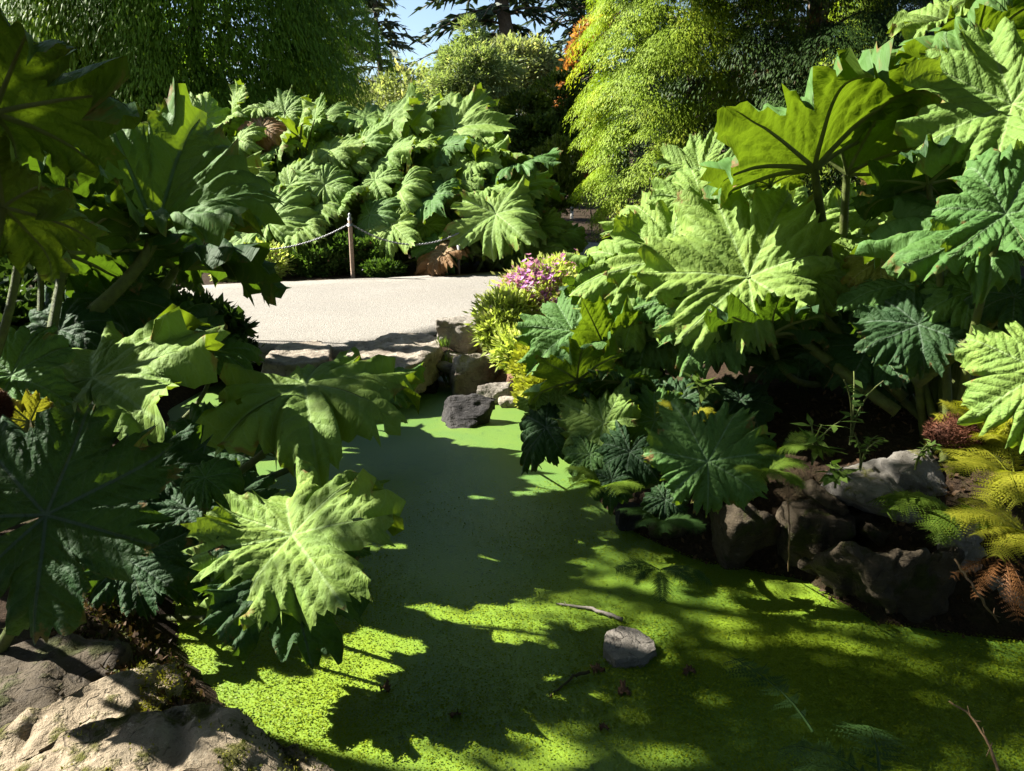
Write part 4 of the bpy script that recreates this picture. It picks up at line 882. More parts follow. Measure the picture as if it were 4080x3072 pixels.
tree_px('pale yellow-green larch with soft drooping twigs at centre', 'larch', 25, [E(468, 88, 32, 34, 28, 38), E(440, 102, 31, 22, 20, 24), E(472, 48, 32, 14, 12, 26), E(492, 78, 32, 26, 20, 30), E(455, 66, 32, 16, 14, 18)], 24000, .24, .055, 470, 32, 'larch_tree', up=-.5, clump=.26, nclump=300, outward=1.0)
tree_px('pale olive rounded tree right of the larch', 'olive', 31, [E(520, 72, 36, 34, 28, 30), E(545, 92, 36, 24, 20, 26), E(505, 60, 36, 18, 16, 20)], 15000, .22, .11, 522, 36, clump=.2, nclump=300)
x, y = at(392, 34); bushy('thin pale tree with white bark right of the weeping tree', (x, y, .3), [(x - .4, y, 4.4, 1.7, 1.6, 1.3), (x + .3, y, 3.0, 1.9, 1.6, 1.2), (x - .8, y, 2.6, 1.4, 1.4, 1.0), (x + .9, y, 5.6, 1.2, 1.2, .8)], 'olive', 32, .26, .12, 8000, 'broadleaf_tree', 'tree', None, .11, M_BARKP)
x, y = at(388, 27); bushy('yellow autumn shrub at the foot of the white-barked tree', (x, y, .3), [(x - .6, y, 2.0, 1.0, .8, .8), (x + .9, y, 1.8, .9, .8, .7)], 'yellow', 33, .18, .09, 3600, 'autumn_shrub', 'shrub', None, .04)
tree_px('slender tree with orange autumn leaves beside the golden cypress', 'orange', 34, [E(568, 78, 33, 7, 6, 14), E(578, 58, 33, 8, 7, 12), E(588, 38, 33, 11, 9, 12), E(598, 26, 33, 8, 8, 8), E(562, 96, 33, 6, 6, 8)], 2600, .24, .13, 572, 33, 'autumn_tree', .07, clump=.4)
tree_px('dense dark cypress shrub in front of the olive tree', 'hinoki', 35, [E(525, 120, 21, 28, 24, 24), E(558, 106, 21, 28, 24, 30), E(584, 122, 21, 22, 20, 28), E(545, 142, 20.5, 38, 24, 24)], 17000, .13, .08, 550, 21, 'cypress_shrub', .08, None, 'shrub', clump=.16, nclump=420, up=.5)
tree_px('upright pale-leaved shrub below the dark cypress shrub', 'upright', 36, [E(540, 172, 17.5, 10, 9, 22), E(556, 164, 17.5, 10, 9, 28), E(572, 168, 17.5, 10, 9, 26), E(556, 190, 17.5, 26, 14, 24)], 9000, .10, .05, 556, 17.5, 'upright_shrub', .03, None, 'shrub', up=1.2, clump=.3)
x, y = at(592, 24); bushy('small dark red shrub beside the golden cypress', (x, y, .3), [(x, y, 2.3, .5, .5, .6)], 'red', 37, .12, .08, 1500, 'red_shrub', 'shrub', None, .03)
x, y = at(25, 26); bushy('yellow shrub at the top left corner', (x, y, .3), [(x - .6, y, 6.2, 1.6, 1.2, 1.6), (x - 1, y, 3.5, 1.6, 1.2, 2)], 'yellow', 38, .2, .1, 5000, 'autumn_tree', 'tree', None, .08)
x, y = at(50, 21); bushy('small pale yellow shrub glimpsed under the top left leaf', (x, y, .3), [(x, y, 2.6, 1.1, .8, 1.1)], 'yellow', 39, .14, .07, 3600, 'autumn_shrub', 'shrub', None, .04)
x, y = at(480, 26); bushy('low mixed shrubs behind the far gunnera', (x, y, .3), [(x - 2.2, y, 1.3, 1.6, 1, 1.0), (x, y, 1.4, 1.8, 1, 1.2)], 'larch', 40, .16, .07, 7000, 'low_shrub', 'shrub', None, .05)
# wood far behind: hides the horizon
rg = np.random.default_rng(4); hv, ht = [], []
for px in np.arange(-260, 1300, 16):
    d = rg.uniform(70, 95); cx, cy = at(px, d); top = rg.uniform(7, 13) if 340 < px < 640 else rg.uniform(12, 20)
    k = 240; v = unit(rg.normal(size=(k, 3))) * rg.uniform(.3, 1, (k, 1)) * [3.4, 3.0, top * .55] + [cx, cy, top * .5]
    hv.append(cards(v, rg.normal(size=(k, 3)), rg.normal(size=(k, 3)), rg.uniform(1.0, 2.2, k), rg.uniform(.5, 1.2, k))); ht.append(rg.random(k))
o = stuff(card_mesh('distant_wood', np.concatenate(hv), np.concatenate(ht), MF['pine'])); tag(o, 'dark wood far behind the garden', 'wood')
# unseen trees: left ones dapple the foreground, others are added to block sky light
def shade_tree(px_, py_, zc, r, seed, n, leaf_, label, nclump=None):
    bushy(label, (px_, py_, gz(px_, py_)), [(px_, py_, zc, r, r, r * .8), (px_ + r * .5, py_ - r * .3, zc + .6, r * .7, r * .7, r * .6)], 'tree', seed, leaf_, leaf_ * .55, n, 'broadleaf_tree', 'tree', None, .14, nclump=nclump, limbs=6)
SKY_BLOCKERS = [(-7.5, -5.0, 7.0, 3.8, 'added unseen tree behind the viewer to the left, blocking sky light'), (-2.2, -2.6, 8.6, 3.6, 'added unseen tree spreading over the viewer from just behind, blocking sky light'), (3.2, -1.6, 8.2, 3.8, 'added unseen tree overhanging the near pond from behind on the right, blocking sky light'),
       (8.6, 1.2, 7.5, 3.6, 'added tree on the right bank outside the picture, blocking sky light'), (10.5, 6.5, 7.0, 3.2, 'added tree beyond the right edge of the picture, blocking sky light'), (3.0, -7.5, 6.5, 4.2, 'added second row tree behind the viewer, blocking sky light'), (-9.5, -1.2, 6.5, 3.0, 'added tree far out to the left behind the viewer, blocking sky light')]
for i, (bx, by, zc, r_, lab_) in enumerate(SKY_BLOCKERS):
    shade_tree(bx, by, zc, r_, 170 + i, 4200, .75, lab_, 200)
for (bx, by, cs, sd_, lab_) in [(8.5, 9.0, [(2.5, 8, 11.5, 4.2, 4.2, 2.0), (5.5, 9, 9, 2.5, 2.5, 1.6)], 191, 'added tree beyond the right edge, its high boughs blocking sky light over the pond'), (-8.8, 9.0, [(-3, 8.5, 13.2, 3.8, 3.8, 1.8)], 192, 'added tree beyond the left edge, its high boughs blocking sky light above the path')]:
    bushy(lab_, (bx, by, gz(bx, by)), cs, 'tree', sd_, .75, .42, 3600, 'broadleaf_tree', 'tree', None, .16, nclump=170, limbs=6)  # unseen high boughs added to cut the overhead sky light
shade_tree(-6.5, 5.35, 6.3, .85, 73, 1300, .17, 'slim young tree left of the frame dappling the middle of the pond', 30)
shade_tree(-5.5, 3.6, 6.2, 1.25, 71, 4600, .17, 'small broadleaf tree left of the frame dappling the near pond', 75)
# ------------------------------------------------------------------ flower beds
def flowers(root, n, centers, matk, seed, size, name='flower', petals=5, spike=1):
    rg = np.random.default_rng(seed); meshes = []
    for v in range(3):
        Vs = []
        for k in range(spike):
            a = np.linspace(0, 6.28, petals, endpoint=False) + rg.random() * 6; d = np.stack([np.cos(a), np.sin(a), np.full(petals, .35)], -1)
            Vs.append(cards(np.zeros((petals, 3)) + rg.normal(0, .35, 3) * (spike > 1) + [0, 0, k * .45], d, np.tile([0, 0, 1.0], (petals, 1)) + .1, np.full(petals, .6), np.full(petals, .42)))
        V = np.concatenate(Vs); o = card_mesh(name, V, np.repeat(rg.random(len(V) // 4), 1), MF[matk]); meshes.append(o.data); bpy.data.objects.remove(o)
    w = np.array([c[3] * c[5] for c in centers]); w /= w.sum()
    for i in range(n):
        c = centers[rg.choice(len(centers), p=w)]; v = unit(rg.normal(size=3) + [0, -.7, .6]) * rg.uniform(.9, 1.08)
        o = bpy.data.objects.new(name, meshes[i % 3]); COL.objects.link(o); o.parent = root
        o.location = Vector(c[:3]) + Vector(v * np.array(c[3:6])) - Vector(root.location); s = size * rg.uniform(.7, 1.25); o.scale = (s, s, s)
        o.rotation_euler = (rg.normal(.5, .35), rg.normal(0, .35), rg.uniform(0, 6))
def E(px, py, d, rx, ry, rz): c = P(px, py, d); k = d / FPX; return (*c, rx * k, ry * k, rz * k)
b = G(535, 345, .4); c1 = [E(536, 294, 7.7, 34, 32, 28), E(562, 276, 8.1, 28, 28, 18), E(516, 314, 7.5, 24, 26, 20), E(566, 306, 7.9, 28, 26, 22)]
r_ = bushy('mound of purple flowers beside the sunlit path', b, c1, 'flowerleaf', 81, .07, .026, 8500, 'flowering_plant', 'flowers', clump=.3, up=.5); flowers(r_, 290, [c1[1], c1[0], c1[0], c1[3]], 'purple', 82, .06, spike=3); flowers(r_, 12, c1, 'cream', 83, .03)
b = G(495, 350, .36); c2 = [E(502, 320, 7.3, 20, 22, 24), E(491, 332, 7.2, 11, 14, 13), E(518, 350, 7.0, 22, 20, 18)]
r_ = bushy('pale variegated leafy plant with small cream flowers beside the upright rock', b, c2, 'flowerleaf', 84, .075, .03, 8000, 'flowering_plant', 'flowers', clump=.3, up=.4); flowers(r_, 30, c2, 'cream', 85, .035)
b = G(528, 400, .15); c3 = [E(538, 368, 6.4, 20, 22, 20), E(530, 392, 6.2, 12, 16, 13), E(548, 390, 6.0, 22, 20, 16), E(565, 360, 6.4, 26, 24, 20)]
bushy('golden-leaved ground shrub above the shore rocks', b, c3, 'golden', 86, .06, .03, 9000, 'golden_shrub', 'shrub', clump=.3, up=.4)
b = G(575, 425, .15); bushy('golden-leaved clump between the shore and the gunnera stems', b, [E(580, 405, 5.6, 26, 20, 22), E(562, 420, 5.5, 16, 16, 14), E(620, 390, 6.0, 26, 20, 18)], 'golden', 87, .06, .03, 5200, 'golden_shrub', 'shrub', clump=.3, up=.4)
for i, (px, py, d, rx, rz, lab, fm, fs, nf) in enumerate([(262, 262, 11.6, 24, 14, 'bed plant with salmon flowers at the left of the path edge', 'pink', .045, 26), (315, 262, 11.9, 24, 15, 'dark leafy bedding plant left of the chain post', 'pink', .045, 5),
        (345, 255, 12.1, 16, 18, 'bedding plant with pink flowers just behind the chain post', 'pink', .05, 8), (372, 258, 12.2, 18, 18, 'leafy bedding plant right of the chain post', 'pink', .05, 4), (382, 270, 11.9, 20, 8, 'low plant with pale lilac flowers at the path edge right of the post', 'lilac', .035, 34), (232, 272, 11.3, 16, 9, 'low pink-flowered plant at the far left of the path edge', 'pink', .04, 16)]):
    d = d + 1.75; c = [E(px, py, d, rx, rx * .6, rz)]; b = P(px, py, d); b[2] = gz(b[0], b[1])
    r_ = bushy(lab, b, c, 'flowerleaf' if i in (0, 5) else 'bed', 90 + i, .09, .04, 2600, 'bedding_plant', 'flowers', clump=.3, up=.5); flowers(r_, nf, c, fm, 190 + i, fs)
# mulch under the beds
def patch(name, px, mat):
    a = np.array([G(x, y, .34)[:2] for x, y in px]); lo_, hi_ = a.min(0), a.max(0); X, Y = np.meshgrid(np.arange(lo_[0], hi_[0], .06), np.arange(lo_[1], hi_[1], .06))
    ins = np.zeros(X.shape, bool)
    for p, q in zip(a, np.roll(a, -1, 0)):
        c = (p[1] > Y) != (q[1] > Y); ins ^= c & (X < p[0] + (Y - p[1]) / (q[1] - p[1] + 1e-9) * (q[0] - p[0]))
    Z = gheight(X, Y) + .012 + .012 * np.sin(X * 31) * np.sin(Y * 27); ix = np.arange(X.size).reshape(X.shape)
    f = np.stack([ix[:-1, :-1], ix[:-1, 1:], ix[1:, 1:], ix[1:, :-1]], -1)[ins[:-1, :-1] & ins[1:, 1:]]
    return struct(mk(name, np.stack([X, Y, Z], -1).reshape(-1, 3), [f.reshape(-1, 4)], mat, smooth=True))
patch('mulch_bed', [(450, 356), (470, 345), (560, 318), (640, 312), (720, 330), (720, 360), (640, 368), (560, 376), (510, 376), (470, 366)], M_MULCH)

# ------------------------------------------------------------------ posts and chain
def post(px, py_foot, py_top, w, mat, label, cap):
    f = G(px, py_foot, PATHZ - .02); d = float((f - CAM) @ FWD); H = (py_foot - py_top) * d / FPX / math.cos(PITCH) * .98
    root = thing('chain_post', f, label, 'post', 'chain posts along the path')
    t_ = np.linspace(0, 1, 6); V, Fc = tube(np.array([f + [0, 0, H * k] for k in t_]), np.full(6, w) * np.array([1, .97, .99, .96, .98, .95]), 4)
    mk('shaft', V, Fc, mat, parent=root)
    if cap:
        V, Fc = tube([f + [0, 0, H], f + [0, 0, H + .03], f + [0, 0, H + .05], f + [0, 0, H + .09], f + [0, 0, H + .12]], np.array([.04, .045, .02, .03, .006]), 10); mk('cap', V, Fc, M_METAL, parent=root, smooth=True)
        V, Fc = tube([f + [0, 0, H - .10], f + [0, 0, H - .06]], np.array([w * 1.25, w * 1.25]), 8); mk('chain_ring', V, Fc, M_METAL, parent=root)
    else:
        V, Fc = tube([f + [0, 0, H * .55], f + [0, 0, H * 1.0]], np.array([w * 1.2, w * 1.2]), 4); mk('sleeve', V, Fc, M_PLATE, parent=root)
    return f, H
f1, H1 = post(353, 278, 222, .042, M_WOOD, 'weathered wooden chain post with a metal cap at the far path edge', True)
f2, H2 = post(459, 276, 246, .026, M_POSTD, 'thin dark post with grey sleeve under the big far gunnera leaf', False)
def chain(a, b, sag, label):
    n = 64; t = np.linspace(0, 1, n)[:, None]; pts = a * (1 - t) + b * t - np.array([0, 0, 1.0]) * sag * 4 * t * (1 - t)
    Vs, Fs, off = [], [], 0
    L = np.linalg.norm(b - a) / n; u = np.linspace(0, 2 * math.pi, 8, endpoint=False)
    for i in range(n - 1):
        d = unit(pts[i + 1] - pts[i]); s = unit(np.cross(d, [0, 0, 1.0])); k = np.cross(s, d)
        if i % 2: s, k = k, s
        ring = (pts[i] + pts[i + 1]) / 2 + np.cos(u)[:, None] * d * L * .72 + np.sin(u)[:, None] * s * L * .38
        ring = np.concatenate([ring, ring[:1]]); V, Fc = tube(ring, .0085, 4); Vs.append(V); Fs.append(Fc[0] + off); off += len(V)
    o = mk('chain', np.concatenate(Vs), [np.concatenate(Fs)], M_METAL, loc=np.asarray(a)); tag(o, label, 'chain', 'chains between the posts')
top1 = f1 + np.array([0, 0, H1 - .08])
chain(top1 + [.04, 0, 0], f2 + np.array([0.0, .12, H2 + .20]), .26, 'grey metal chain sagging between the two posts')
chain(P(258, 250, 12.9), top1 - [.04, 0, 0], .10, 'grey metal chain rising to the post from the left')

# ------------------------------------------------------------------ ferns and small plants
def frond(L, seed, pin=19, nl=9, arch=.7, width=.30, taper=.9):
    """frond along +Y from origin, arching in Z"""
    rg = np.random.default_rng(seed); t = np.linspace(0, 1, 40); ang = np.radians(55 - 95 * arch * t); y = np.cumsum(np.cos(ang)) / 40 * L; z = np.cumsum(np.sin(ang)) / 40 * L
    Vs, Ts = [], []
    pts = np.stack([np.cumsum(rg.normal(0, .002, 40)) * L, y, z], -1)
    for i in range(pin):
        f = .14 + .84 * i / pin; p = np.array([np.interp(f, t, pts[:, k]) for k in range(3)]); a = np.interp(f, t, ang); tg = np.array([0, math.cos(a), math.sin(a)])
        pl_ = L * width * math.sin(math.pi * min(1, (1 - f) * taper + .08)) * rg.uniform(.85, 1.1)
        for sd_ in (-1, 1):
            d = unit(np.array([sd_ * 1.0, 0, 0]) + tg * .55 + rg.normal(0, .08, 3) + [0, 0, -.15])
            s = np.linspace(.08, 1, nl)[:, None]; q = p + d * pl_ * s + np.array([0, 0, -.18]) * pl_ * s ** 2
            nv = unit(np.cross(d, tg)); 
            if nv[2] < 0: nv = -nv
            o = unit(np.cross(nv, d)); ll = (pl_ * .24 * (1.15 - s[:, 0])).clip(.003)
            for sg in (-1, 1):
                Vs.append(cards(q, o * sg + d * .5, np.tile(nv, (nl, 1)), ll, ll * .40 + .001)); Ts.append(np.clip(rg.random(nl) * .6 + .2, 0, 1))
            Vs.append(cards(p[None], d[None], nv[None], np.array([pl_]), np.array([.006 * L / .5]))); Ts.append(np.array([.3]))
    V, Fc = tube(pts[::3], np.linspace(.006, .0015, 14) * (L / .5), 4)
    return np.concatenate(Vs), np.concatenate(Ts), V, Fc
def fern(base, label, matk, seed, n=8, L=.5, lean=(0, -1), spread=1.0, arch=.8, el=0.0, angs=None, group='ferns on the right bank', **kw):
    rg = np.random.default_rng(seed); root = thing('fern', base, label, 'fern', group)
    protos = []
    for v in range(3):
        V, T_, SV, SF = frond(L, seed * 7 + v, arch=arch * rg.uniform(.8, 1.15), **kw)
        nq = len(V) // 4; Vall = np.concatenate([V, SV]); o4 = SF[0] + len(V)
        o = mk('frond', Vall, [np.concatenate([np.arange(4 * nq).reshape(-1, 4), o4]), SF[1] + len(V)], MF[matk], attrs={'tint': np.concatenate([np.repeat(T_, 4), np.full(len(SV), .1)])})
        protos.append(o.data); bpy.data.objects.remove(o)
    for i in range(n):
        a = angs[i] if angs is not None else math.degrees(math.atan2(lean[1], lean[0])) + (i / max(n - 1, 1) - .5) * 300 * spread + rg.normal(0, 10)
        o = bpy.data.objects.new('frond', protos[i % 3]); COL.objects.link(o); o.parent = root
        o.rotation_euler = (math.radians(el) + rg.normal(0, .12), rg.normal(0, .2), math.radians(a - 90)); s = rg.uniform(.7, 1.15); o.scale = (s, s, s)
    return root
def gp(px, py, d): return P(px, py, d)
fern(gp(1015, 485, 3.6), 'big yellow-green fern arching over white stones at the right edge', 'ferny', 1, 13, .46, (-.8, -1), .9)
fern(gp(985, 455, 3.8), 'golden fern standing behind the white stones by the red bud', 'ferny', 2, 11, .38, (-.5, -1), .9, el=25)
fern(gp(1030, 540, 3.35), 'yellow fern spilling low over the right bank rocks', 'ferny', 3, 10, .40, (-1, -.6), .6, el=-10)
fern(gp(960, 520, 3.6), 'bright green fern draped over the dark rock beside white stone', 'fern', 4, 7, .40, (-1, -.4), .5, el=-5)
fern(gp(1005, 555, 3.4), 'dead rusty fern hanging down the right bank rocks', 'fernb', 5, 5, .30, (-.3, -1), .5, el=-70, arch=.35, pin=12, nl=7, width=.2)
fern(gp(780, 455, 3.75), 'small green fern behind the open gunnera leaf', 'fern', 6, 7, .26, (0, -1), .8)
fern(gp(765, 475, 3.6), 'green fern at the right of the open gunnera leaf', 'fern', 7, 7, .24, (.3, -1), .6)
fern(gp(660, 525, 3.7), 'dark fern tuft on the shore left of the bank rocks', 'fernd', 8, 8, .24, (-.3, -1), .8)
fern(gp(605, 490, 4.0), 'sunlit fern tuft hanging over the water at the pond narrows', 'fern', 9, 8, .24, (-.3, -1), .7)
fern(gp(690, 430, 4.2), 'yellowish fern behind the open gunnera leaf with dry flower head', 'ferny', 10, 7, .26, (-.2, -1), .8, el=20)
fern(gp(760, 350, 4.8), 'small fern catching light in the dark hollow under the leaves', 'fern', 11, 5, .24, (-.4, -1), .6)
fern(gp(660, 570, 3.3), 'dark fern frond cluster hanging to the waterline', 'fernd', 12, 5, .22, (-.2, -1), .5, el=-25)
fern(gp(770, 370, 4.6), 'shaded fern deep under the gunnera stems', 'fernd', 14, 7, .35, (0, -1), .9)
for k_, (px_, py_, d_, rx, rz, lab_) in enumerate([(905, 330, 6.3, 95, 60, 'dark leafy undergrowth behind the right gunnera stems'), (760, 350, 6.2, 80, 40, 'dark undergrowth in the hollow below the funnel leaves'), (990, 360, 5.4, 70, 60, 'dark undergrowth at the right edge under the gunnera'),
        (60, 290, 6.6, 110, 38, 'dark leafy undergrowth behind the left gunnera stems'), (-60, 330, 5.4, 100, 50, 'dark undergrowth at the left edge under the gunnera'), (190, 330, 6.6, 50, 24, 'low dark undergrowth left of the slabs beside the path'), (690, 300, 7.4, 70, 30, 'low leafy shrub under the golden cypress')]):
    b = P(px_, py_, d_); b[2] = gz(b[0], b[1]); bushy(lab_, b, [E(px_, py_, d_, rx, rx * .4, rz)], 'ivy', 300 + k_, .13, .06, 3800, 'undergrowth', 'shrub', clump=.3, outward=.4)
# near ferns standing in front of the water
fern(gp(815, 735, 1.9), 'thin dark green fern frond rising over the duckweed at lower right', 'fernd', 15, 1, .42, arch=.45, el=-20, angs=[118], group='ferns in front of the pond', pin=7, nl=10, width=.30)
fern(gp(880, 790, 1.75), 'low dark fern spreading its fronds at the bottom right over the duckweed', 'fernd', 16, 3, .36, arch=.9, el=-30, angs=[160, 135, 70], group='ferns in front of the pond', pin=9, nl=9, width=.30)

def weed(base, label, matk, seed, H, n, ll, lw, name='leafy_weed'):
    rg = np.random.default_rng(seed); root = thing(name, base, label, 'weed', 'weeds on the right bank'); Vs, Ts = [], []
    sv, f4, f3, off = [], [], [], 0
    for s in range(3):
        a = rg.uniform(0, 6.28); top = np.array(base) + [math.cos(a) * H * .35, math.sin(a) * H * .35 - .03, H * rg.uniform(.7, 1)]
        pts = bez(base, np.array(base) + [0, 0, H * .6], top, 8); V, Fc = tube(pts, np.linspace(.006, .003, 8), 4); sv.append(V); f4.append(Fc[0] + off); f3.append(Fc[1] + off); off += len(V)
        k = n // 3; t = rg.uniform(.3, 1, k); p = np.stack([np.interp(t, np.linspace(0, 1, 8), pts[:, j]) for j in range(3)], -1)
        d = unit(rg.normal(size=(k, 3)) * [1, 1, .4] + [0, -.3, -.1]); Vs.append(cards(p, d, rg.normal(0, .3, (k, 3)) + [0, 0, 1], ll * rg.uniform(.7, 1.2, k), lw * rg.uniform(.7, 1.2, k))); Ts.append(rg.random(k))
    card_mesh('leaves', np.concatenate(Vs), np.concatenate(Ts), MF[matk], root); mk('stalks', np.concatenate(sv), [np.concatenate(f4), np.concatenate(f3)], M_STEM, parent=root)
weed(gp(835, 488, 3.6), 'broad-leaved green weed sprouting beside the white stone', 'weed', 1, .14, 18, .09, .055)
weed(gp(812, 465, 3.7), 'weed with drooping lance leaves in front of the dark hollow', 'weed', 2, .26, 24, .13, .035)
weed(gp(860, 470, 3.65), 'thin weed with small leaves trailing over the white stone', 'weed', 3, .22, 40, .05, .02)
weed(gp(915, 470, 3.7), 'small trailing weed between the two white stones', 'weed', 4, .16, 40, .045, .018)
weed(gp(850, 445, 3.9), 'slender dark weed standing in the hollow under the leaves', 'ivy', 5, .4, 20, .08, .03)
weed(gp(700, 405, 4.3), 'leafy weed in shade behind the open gunnera leaf', 'weed', 6, .2, 26, .1, .04)
for k_, (px_, py_, d_, rx, rz, lab_) in enumerate([(228, 352, 7.0, 26, 14, 'small dark clump hiding the path edge left of the slabs')]):
    b = P(px_, py_, d_); b[2] = gz(b[0], b[1]); bushy(lab_, b, [E(px_, py_, d_, rx, rx * .6, rz)], 'ivy', 330 + k_, .06, .03, 900, 'undergrowth', 'shrub', clump=.3, outward=.4)
# grass tufts on the shore
def tuft(base, label, seed, H, n):
    rg = np.random.default_rng(seed); d = unit(rg.normal(size=(n, 3)) * [.35, .35, .1] + [0, 0, 1]); p = np.array(base) + rg.normal(0, .03, (n, 3)) * [1, 1, 0]
    o = card_mesh('grass_tuft', cards(p, d, rg.normal(size=(n, 3)), H * rg.uniform(.5, 1.1, n), np.full(n, .012)), rg.random(n), MF['weed'], loc=np.asarray(base)); tag(o, label, 'grass', 'grass tufts on the shore')
tuft(G(446, 371, .15), 'grass tuft at the corner of the slab above the water', 1, .22, 40); tuft(G(443, 347, .38), 'short green tuft between slab and upright rock', 2, .12, 34); tuft(G(448, 388, 0), 'thin grasses standing in the pond by the tan boulder', 3, .26, 22); tuft(G(555, 412, .1), 'grass tuft among the golden leaves by the shore', 4, .2, 40)
# reedy stems in front of the left leaves
def twig(pts, r0, r1, mat, label, name='twig', cat='twig', seg=6, side=0, seed=0):
    rg = np.random.default_rng(seed); pts = np.asarray(pts, float); t = np.linspace(0, 1, len(pts)); n = 14; q = np.stack([np.interp(np.linspace(0, 1, n), t, pts[:, k]) for k in range(3)], -1) + rg.normal(0, r0 * .4, (n, 3))
    V, Fc = tube(q, np.linspace(r0, r1, n) * rg.uniform(.85, 1.2, n), seg); Vs, a4, a3, off = [V], [Fc[0]], [Fc[1]], len(V)
    for i in range(side):
        k = rg.integers(2, n - 2); e = q[k] + unit(rg.normal(size=3) + [0, 0, .5]) * rg.uniform(3, 8) * r0; V, Fc = tube([q[k], (q[k] + e) / 2, e], np.array([r0 * .5, r0 * .4, r0 * .25]), 5); Vs.append(V); a4.append(Fc[0] + off); a3.append(Fc[1] + off); off += len(V)
    o = mk(name, np.concatenate(Vs), [np.concatenate(a4), np.concatenate(a3)], mat, smooth=True, loc=q[0]); return tag(o, label, cat)
twig([G(556, 604, .004), G(590, 608, .012), G(622, 619, .02)], .005, .010, M_TWIG, 'knobbly grey stick floating in the duckweed above the small rock', side=6, seed=1)
twig([G(550, 697, .004), G(565, 684, .008), G(575, 675, .02), G(590, 672, .02)], .004, .007, M_STEMD, 'thin dark twig lying in the near duckweed', side=3, seed=2)
twig([G(535, 470, .02), P(545, 455, 4.7), P(560, 450, 4.6), P(568, 445, 4.5)], .008, .004, M_STEMD, 'bare branching twig sticking out of the pond at the narrows', side=7, seed=3)
twig([P(955, 560, 3.3), P(975, 590, 3.1), G(1000, 625, .01)], .005, .004, M_DRY, 'thin dry stem trailing from the boulder to the water at right', side=4, seed=4)
twig([P(1000, 775, 1.9), P(985, 735, 1.95), P(968, 712, 2.0), P(950, 702, 2.0)], .004, .002, M_DRY, 'thin dry stalk curving up at the bottom right corner', side=5, seed=5)
twig([P(788, 500, 3.5), P(790, 535, 3.35), G(788, 572, .05)], .004, .003, M_DRY, 'thin pale root hanging down the dark bank rock', seed=6)
twig([G(240, 470, 0), P(250, 440, 4.2), P(262, 405, 4.3)], .006, .003, M_STEMD, 'dark thin stem rising from the shaded water under the left leaves', side=5, seed=7)
twig([G(285, 462, 0), P(300, 435, 4.4), P(330, 412, 4.5)], .006, .003, M_STEMD, 'leaning dark stem over the shaded water under the left leaves', side=5, seed=8)
def deadleaf(px, py, s, seed, label, z=.01):
    c = G(px, py, z); V, F4, uvv, uvf, rim, mi = leaf_arrays(seed, lobes=5, m=4, nr=6, prof=(40, 20, -140), wave=.2, ribs=False, jit=40, span=120)
    o = mk('dead_leaf', V * s + c, [F4], M_DEADLEAF, smooth=True, loc=c); tag(o, label, 'leaf', 'dead leaves on the duckweed')
deadleaf(624, 692, .05, 1, 'curled brown dead leaf on the duckweed below the small rock'); deadleaf(598, 670, .045, 2, 'dark crumpled leaf at the end of the thin twig'); deadleaf(690, 672, .05, 3, 'dark brown leaf on the duckweed right of the small rock')
deadleaf(604, 728, .03, 4, 'small dark leaf on the duckweed near the bottom'); deadleaf(455, 715, .035, 5, 'small dark scrap on the sunlit duckweed'); deadleaf(385, 690, .035, 6, 'dark scrap on the duckweed at left of centre')

# ------------------------------------------------------------------ duckweed fronds
rg = np.random.default_rng(9)
N = 120000
px = rg.uniform(150, 1030, N); py = 480 + 300 * rg.random(N) ** .8
r = np.stack([(px - CX) / FPX, np.full(N, 0)], -1)
rays = FWD[None] + RGT[None] * ((px - CX) / FPX)[:, None] + UPV[None] * ((CY - py) / FPX)[:, None]
pos = CAM + rays * ((0 - CAMZ) / rays[:, 2])[:, None]
keep = sdist(pos[:, 0], pos[:, 1]) < .02
den = np.array([noise.noise(Vector((p[0] * 1.6, p[1] * 1.6, 3))) for p in pos])
keep &= rg.random(N) < .55 + .9 * den + .25 * sstep(0.0, 1.2, pos[:, 0])
pos = pos[keep]; den = den[keep]; n = len(pos)
pos[:, 2] = .003 + rg.random(n) * .008
a = rg.uniform(0, 6.28, n); d = np.stack([np.cos(a), np.sin(a), rg.normal(.1, .25, n)], -1); sz = rg.uniform(.006, .012, n) * (1 + .3 * den)
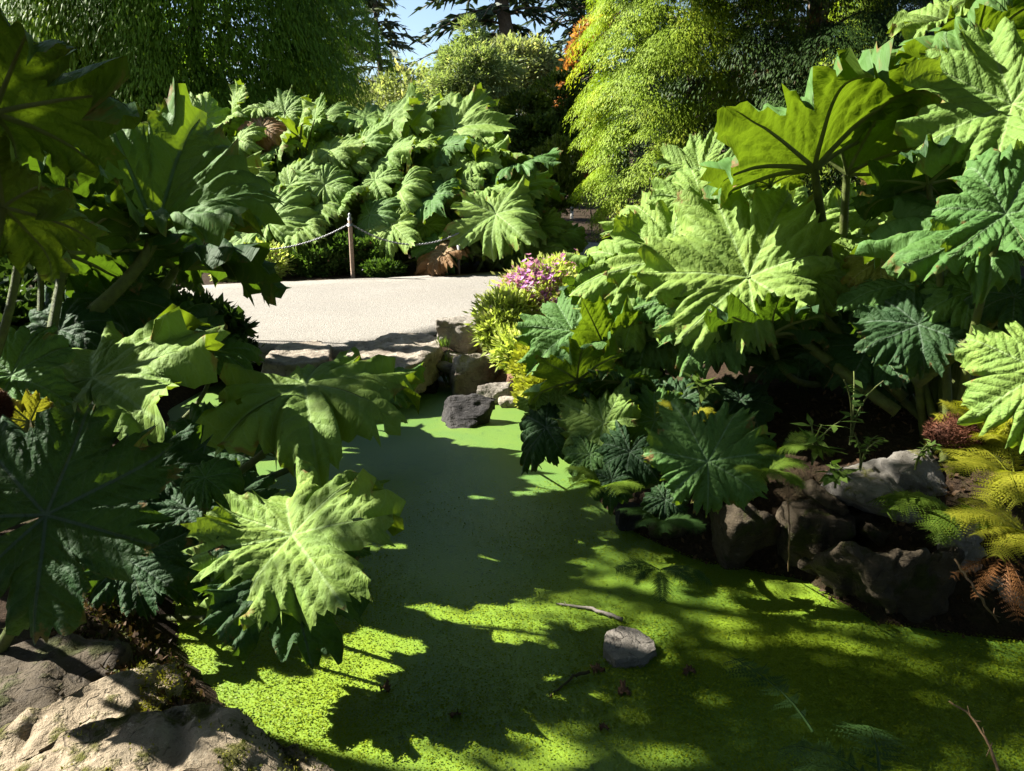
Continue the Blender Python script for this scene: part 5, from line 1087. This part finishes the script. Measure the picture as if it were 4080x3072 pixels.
duck = card_mesh('duckweed', cards(pos, d, rg.normal(0, .3, (n, 3)) + [0, 0, 1], sz, sz * .8), np.clip(rg.random(n) * .8 + .2 * rg.random(n), 0, 1), MF['duck']); stuff(duck); tag(duck, 'bright green duckweed fronds covering the near pond', 'duckweed')
# moss cushions on the near boulders (real tufts)
def scatter_on(names_z, pxpoly, n, z, size, matk, name, label, cat, seed, thick=.02):
    rg = np.random.default_rng(seed); p = np.array(pxpoly, float); lo_, hi_ = p.min(0), p.max(0); q = rg.uniform(lo_, hi_, (n * 3, 2)); ins = np.zeros(len(q), bool)
    for a, b in zip(p, np.roll(p, -1, 0)):
        c = (a[1] > q[:, 1]) != (b[1] > q[:, 1]); ins ^= c & (q[:, 0] < a[0] + (q[:, 1] - a[1]) / (b[1] - a[1] + 1e-9) * (b[0] - a[0]))
    q = q[ins][:n]; pos = np.array([G(x, y, z) for x, y in q]); pos[:, 2] = gheight(pos[:, 0], pos[:, 1]) + thick * rg.random(len(q)); m = len(q)
    o = card_mesh(name, cards(pos, rg.normal(size=(m, 3)) + [0, 0, .6], rg.normal(size=(m, 3)), size * rg.uniform(.5, 1.3, m), size * .6 * rg.uniform(.5, 1.3, m)), rg.random(m), MF[matk]); stuff(o); return tag(o, label, cat)
scatter_on(None, [(440, 352), (500, 338), (560, 350), (640, 360), (560, 385), (500, 372), (460, 372)], 900, .40, .03, 'litter', 'leaf_litter', 'red-brown leaf litter in the bed above the shore rocks', 'litter', 1, .05)
scatter_on(None, [(70, 560), (160, 590), (240, 710), (190, 730), (40, 640)], 1500, .3, .03, 'litter', 'leaf_litter', 'dark leaf litter on the shaded bank behind the tan boulders', 'litter', 3, .02)
scatter_on(None, [(70, 560), (160, 590), (240, 710), (190, 730), (40, 640)], 2600, .3, .016, 'moss_shade', 'moss_carpet', 'shade-coloured moss on the shaded bank behind the tan boulders', 'moss', 4, .012)
scatter_on(None, [(640, 520), (700, 440), (800, 420), (960, 440), (1020, 500), (960, 560), (800, 545)], 900, .5, .035, 'litter', 'leaf_litter', 'brown dry leaf litter on the shaded right bank', 'litter', 2, .03)
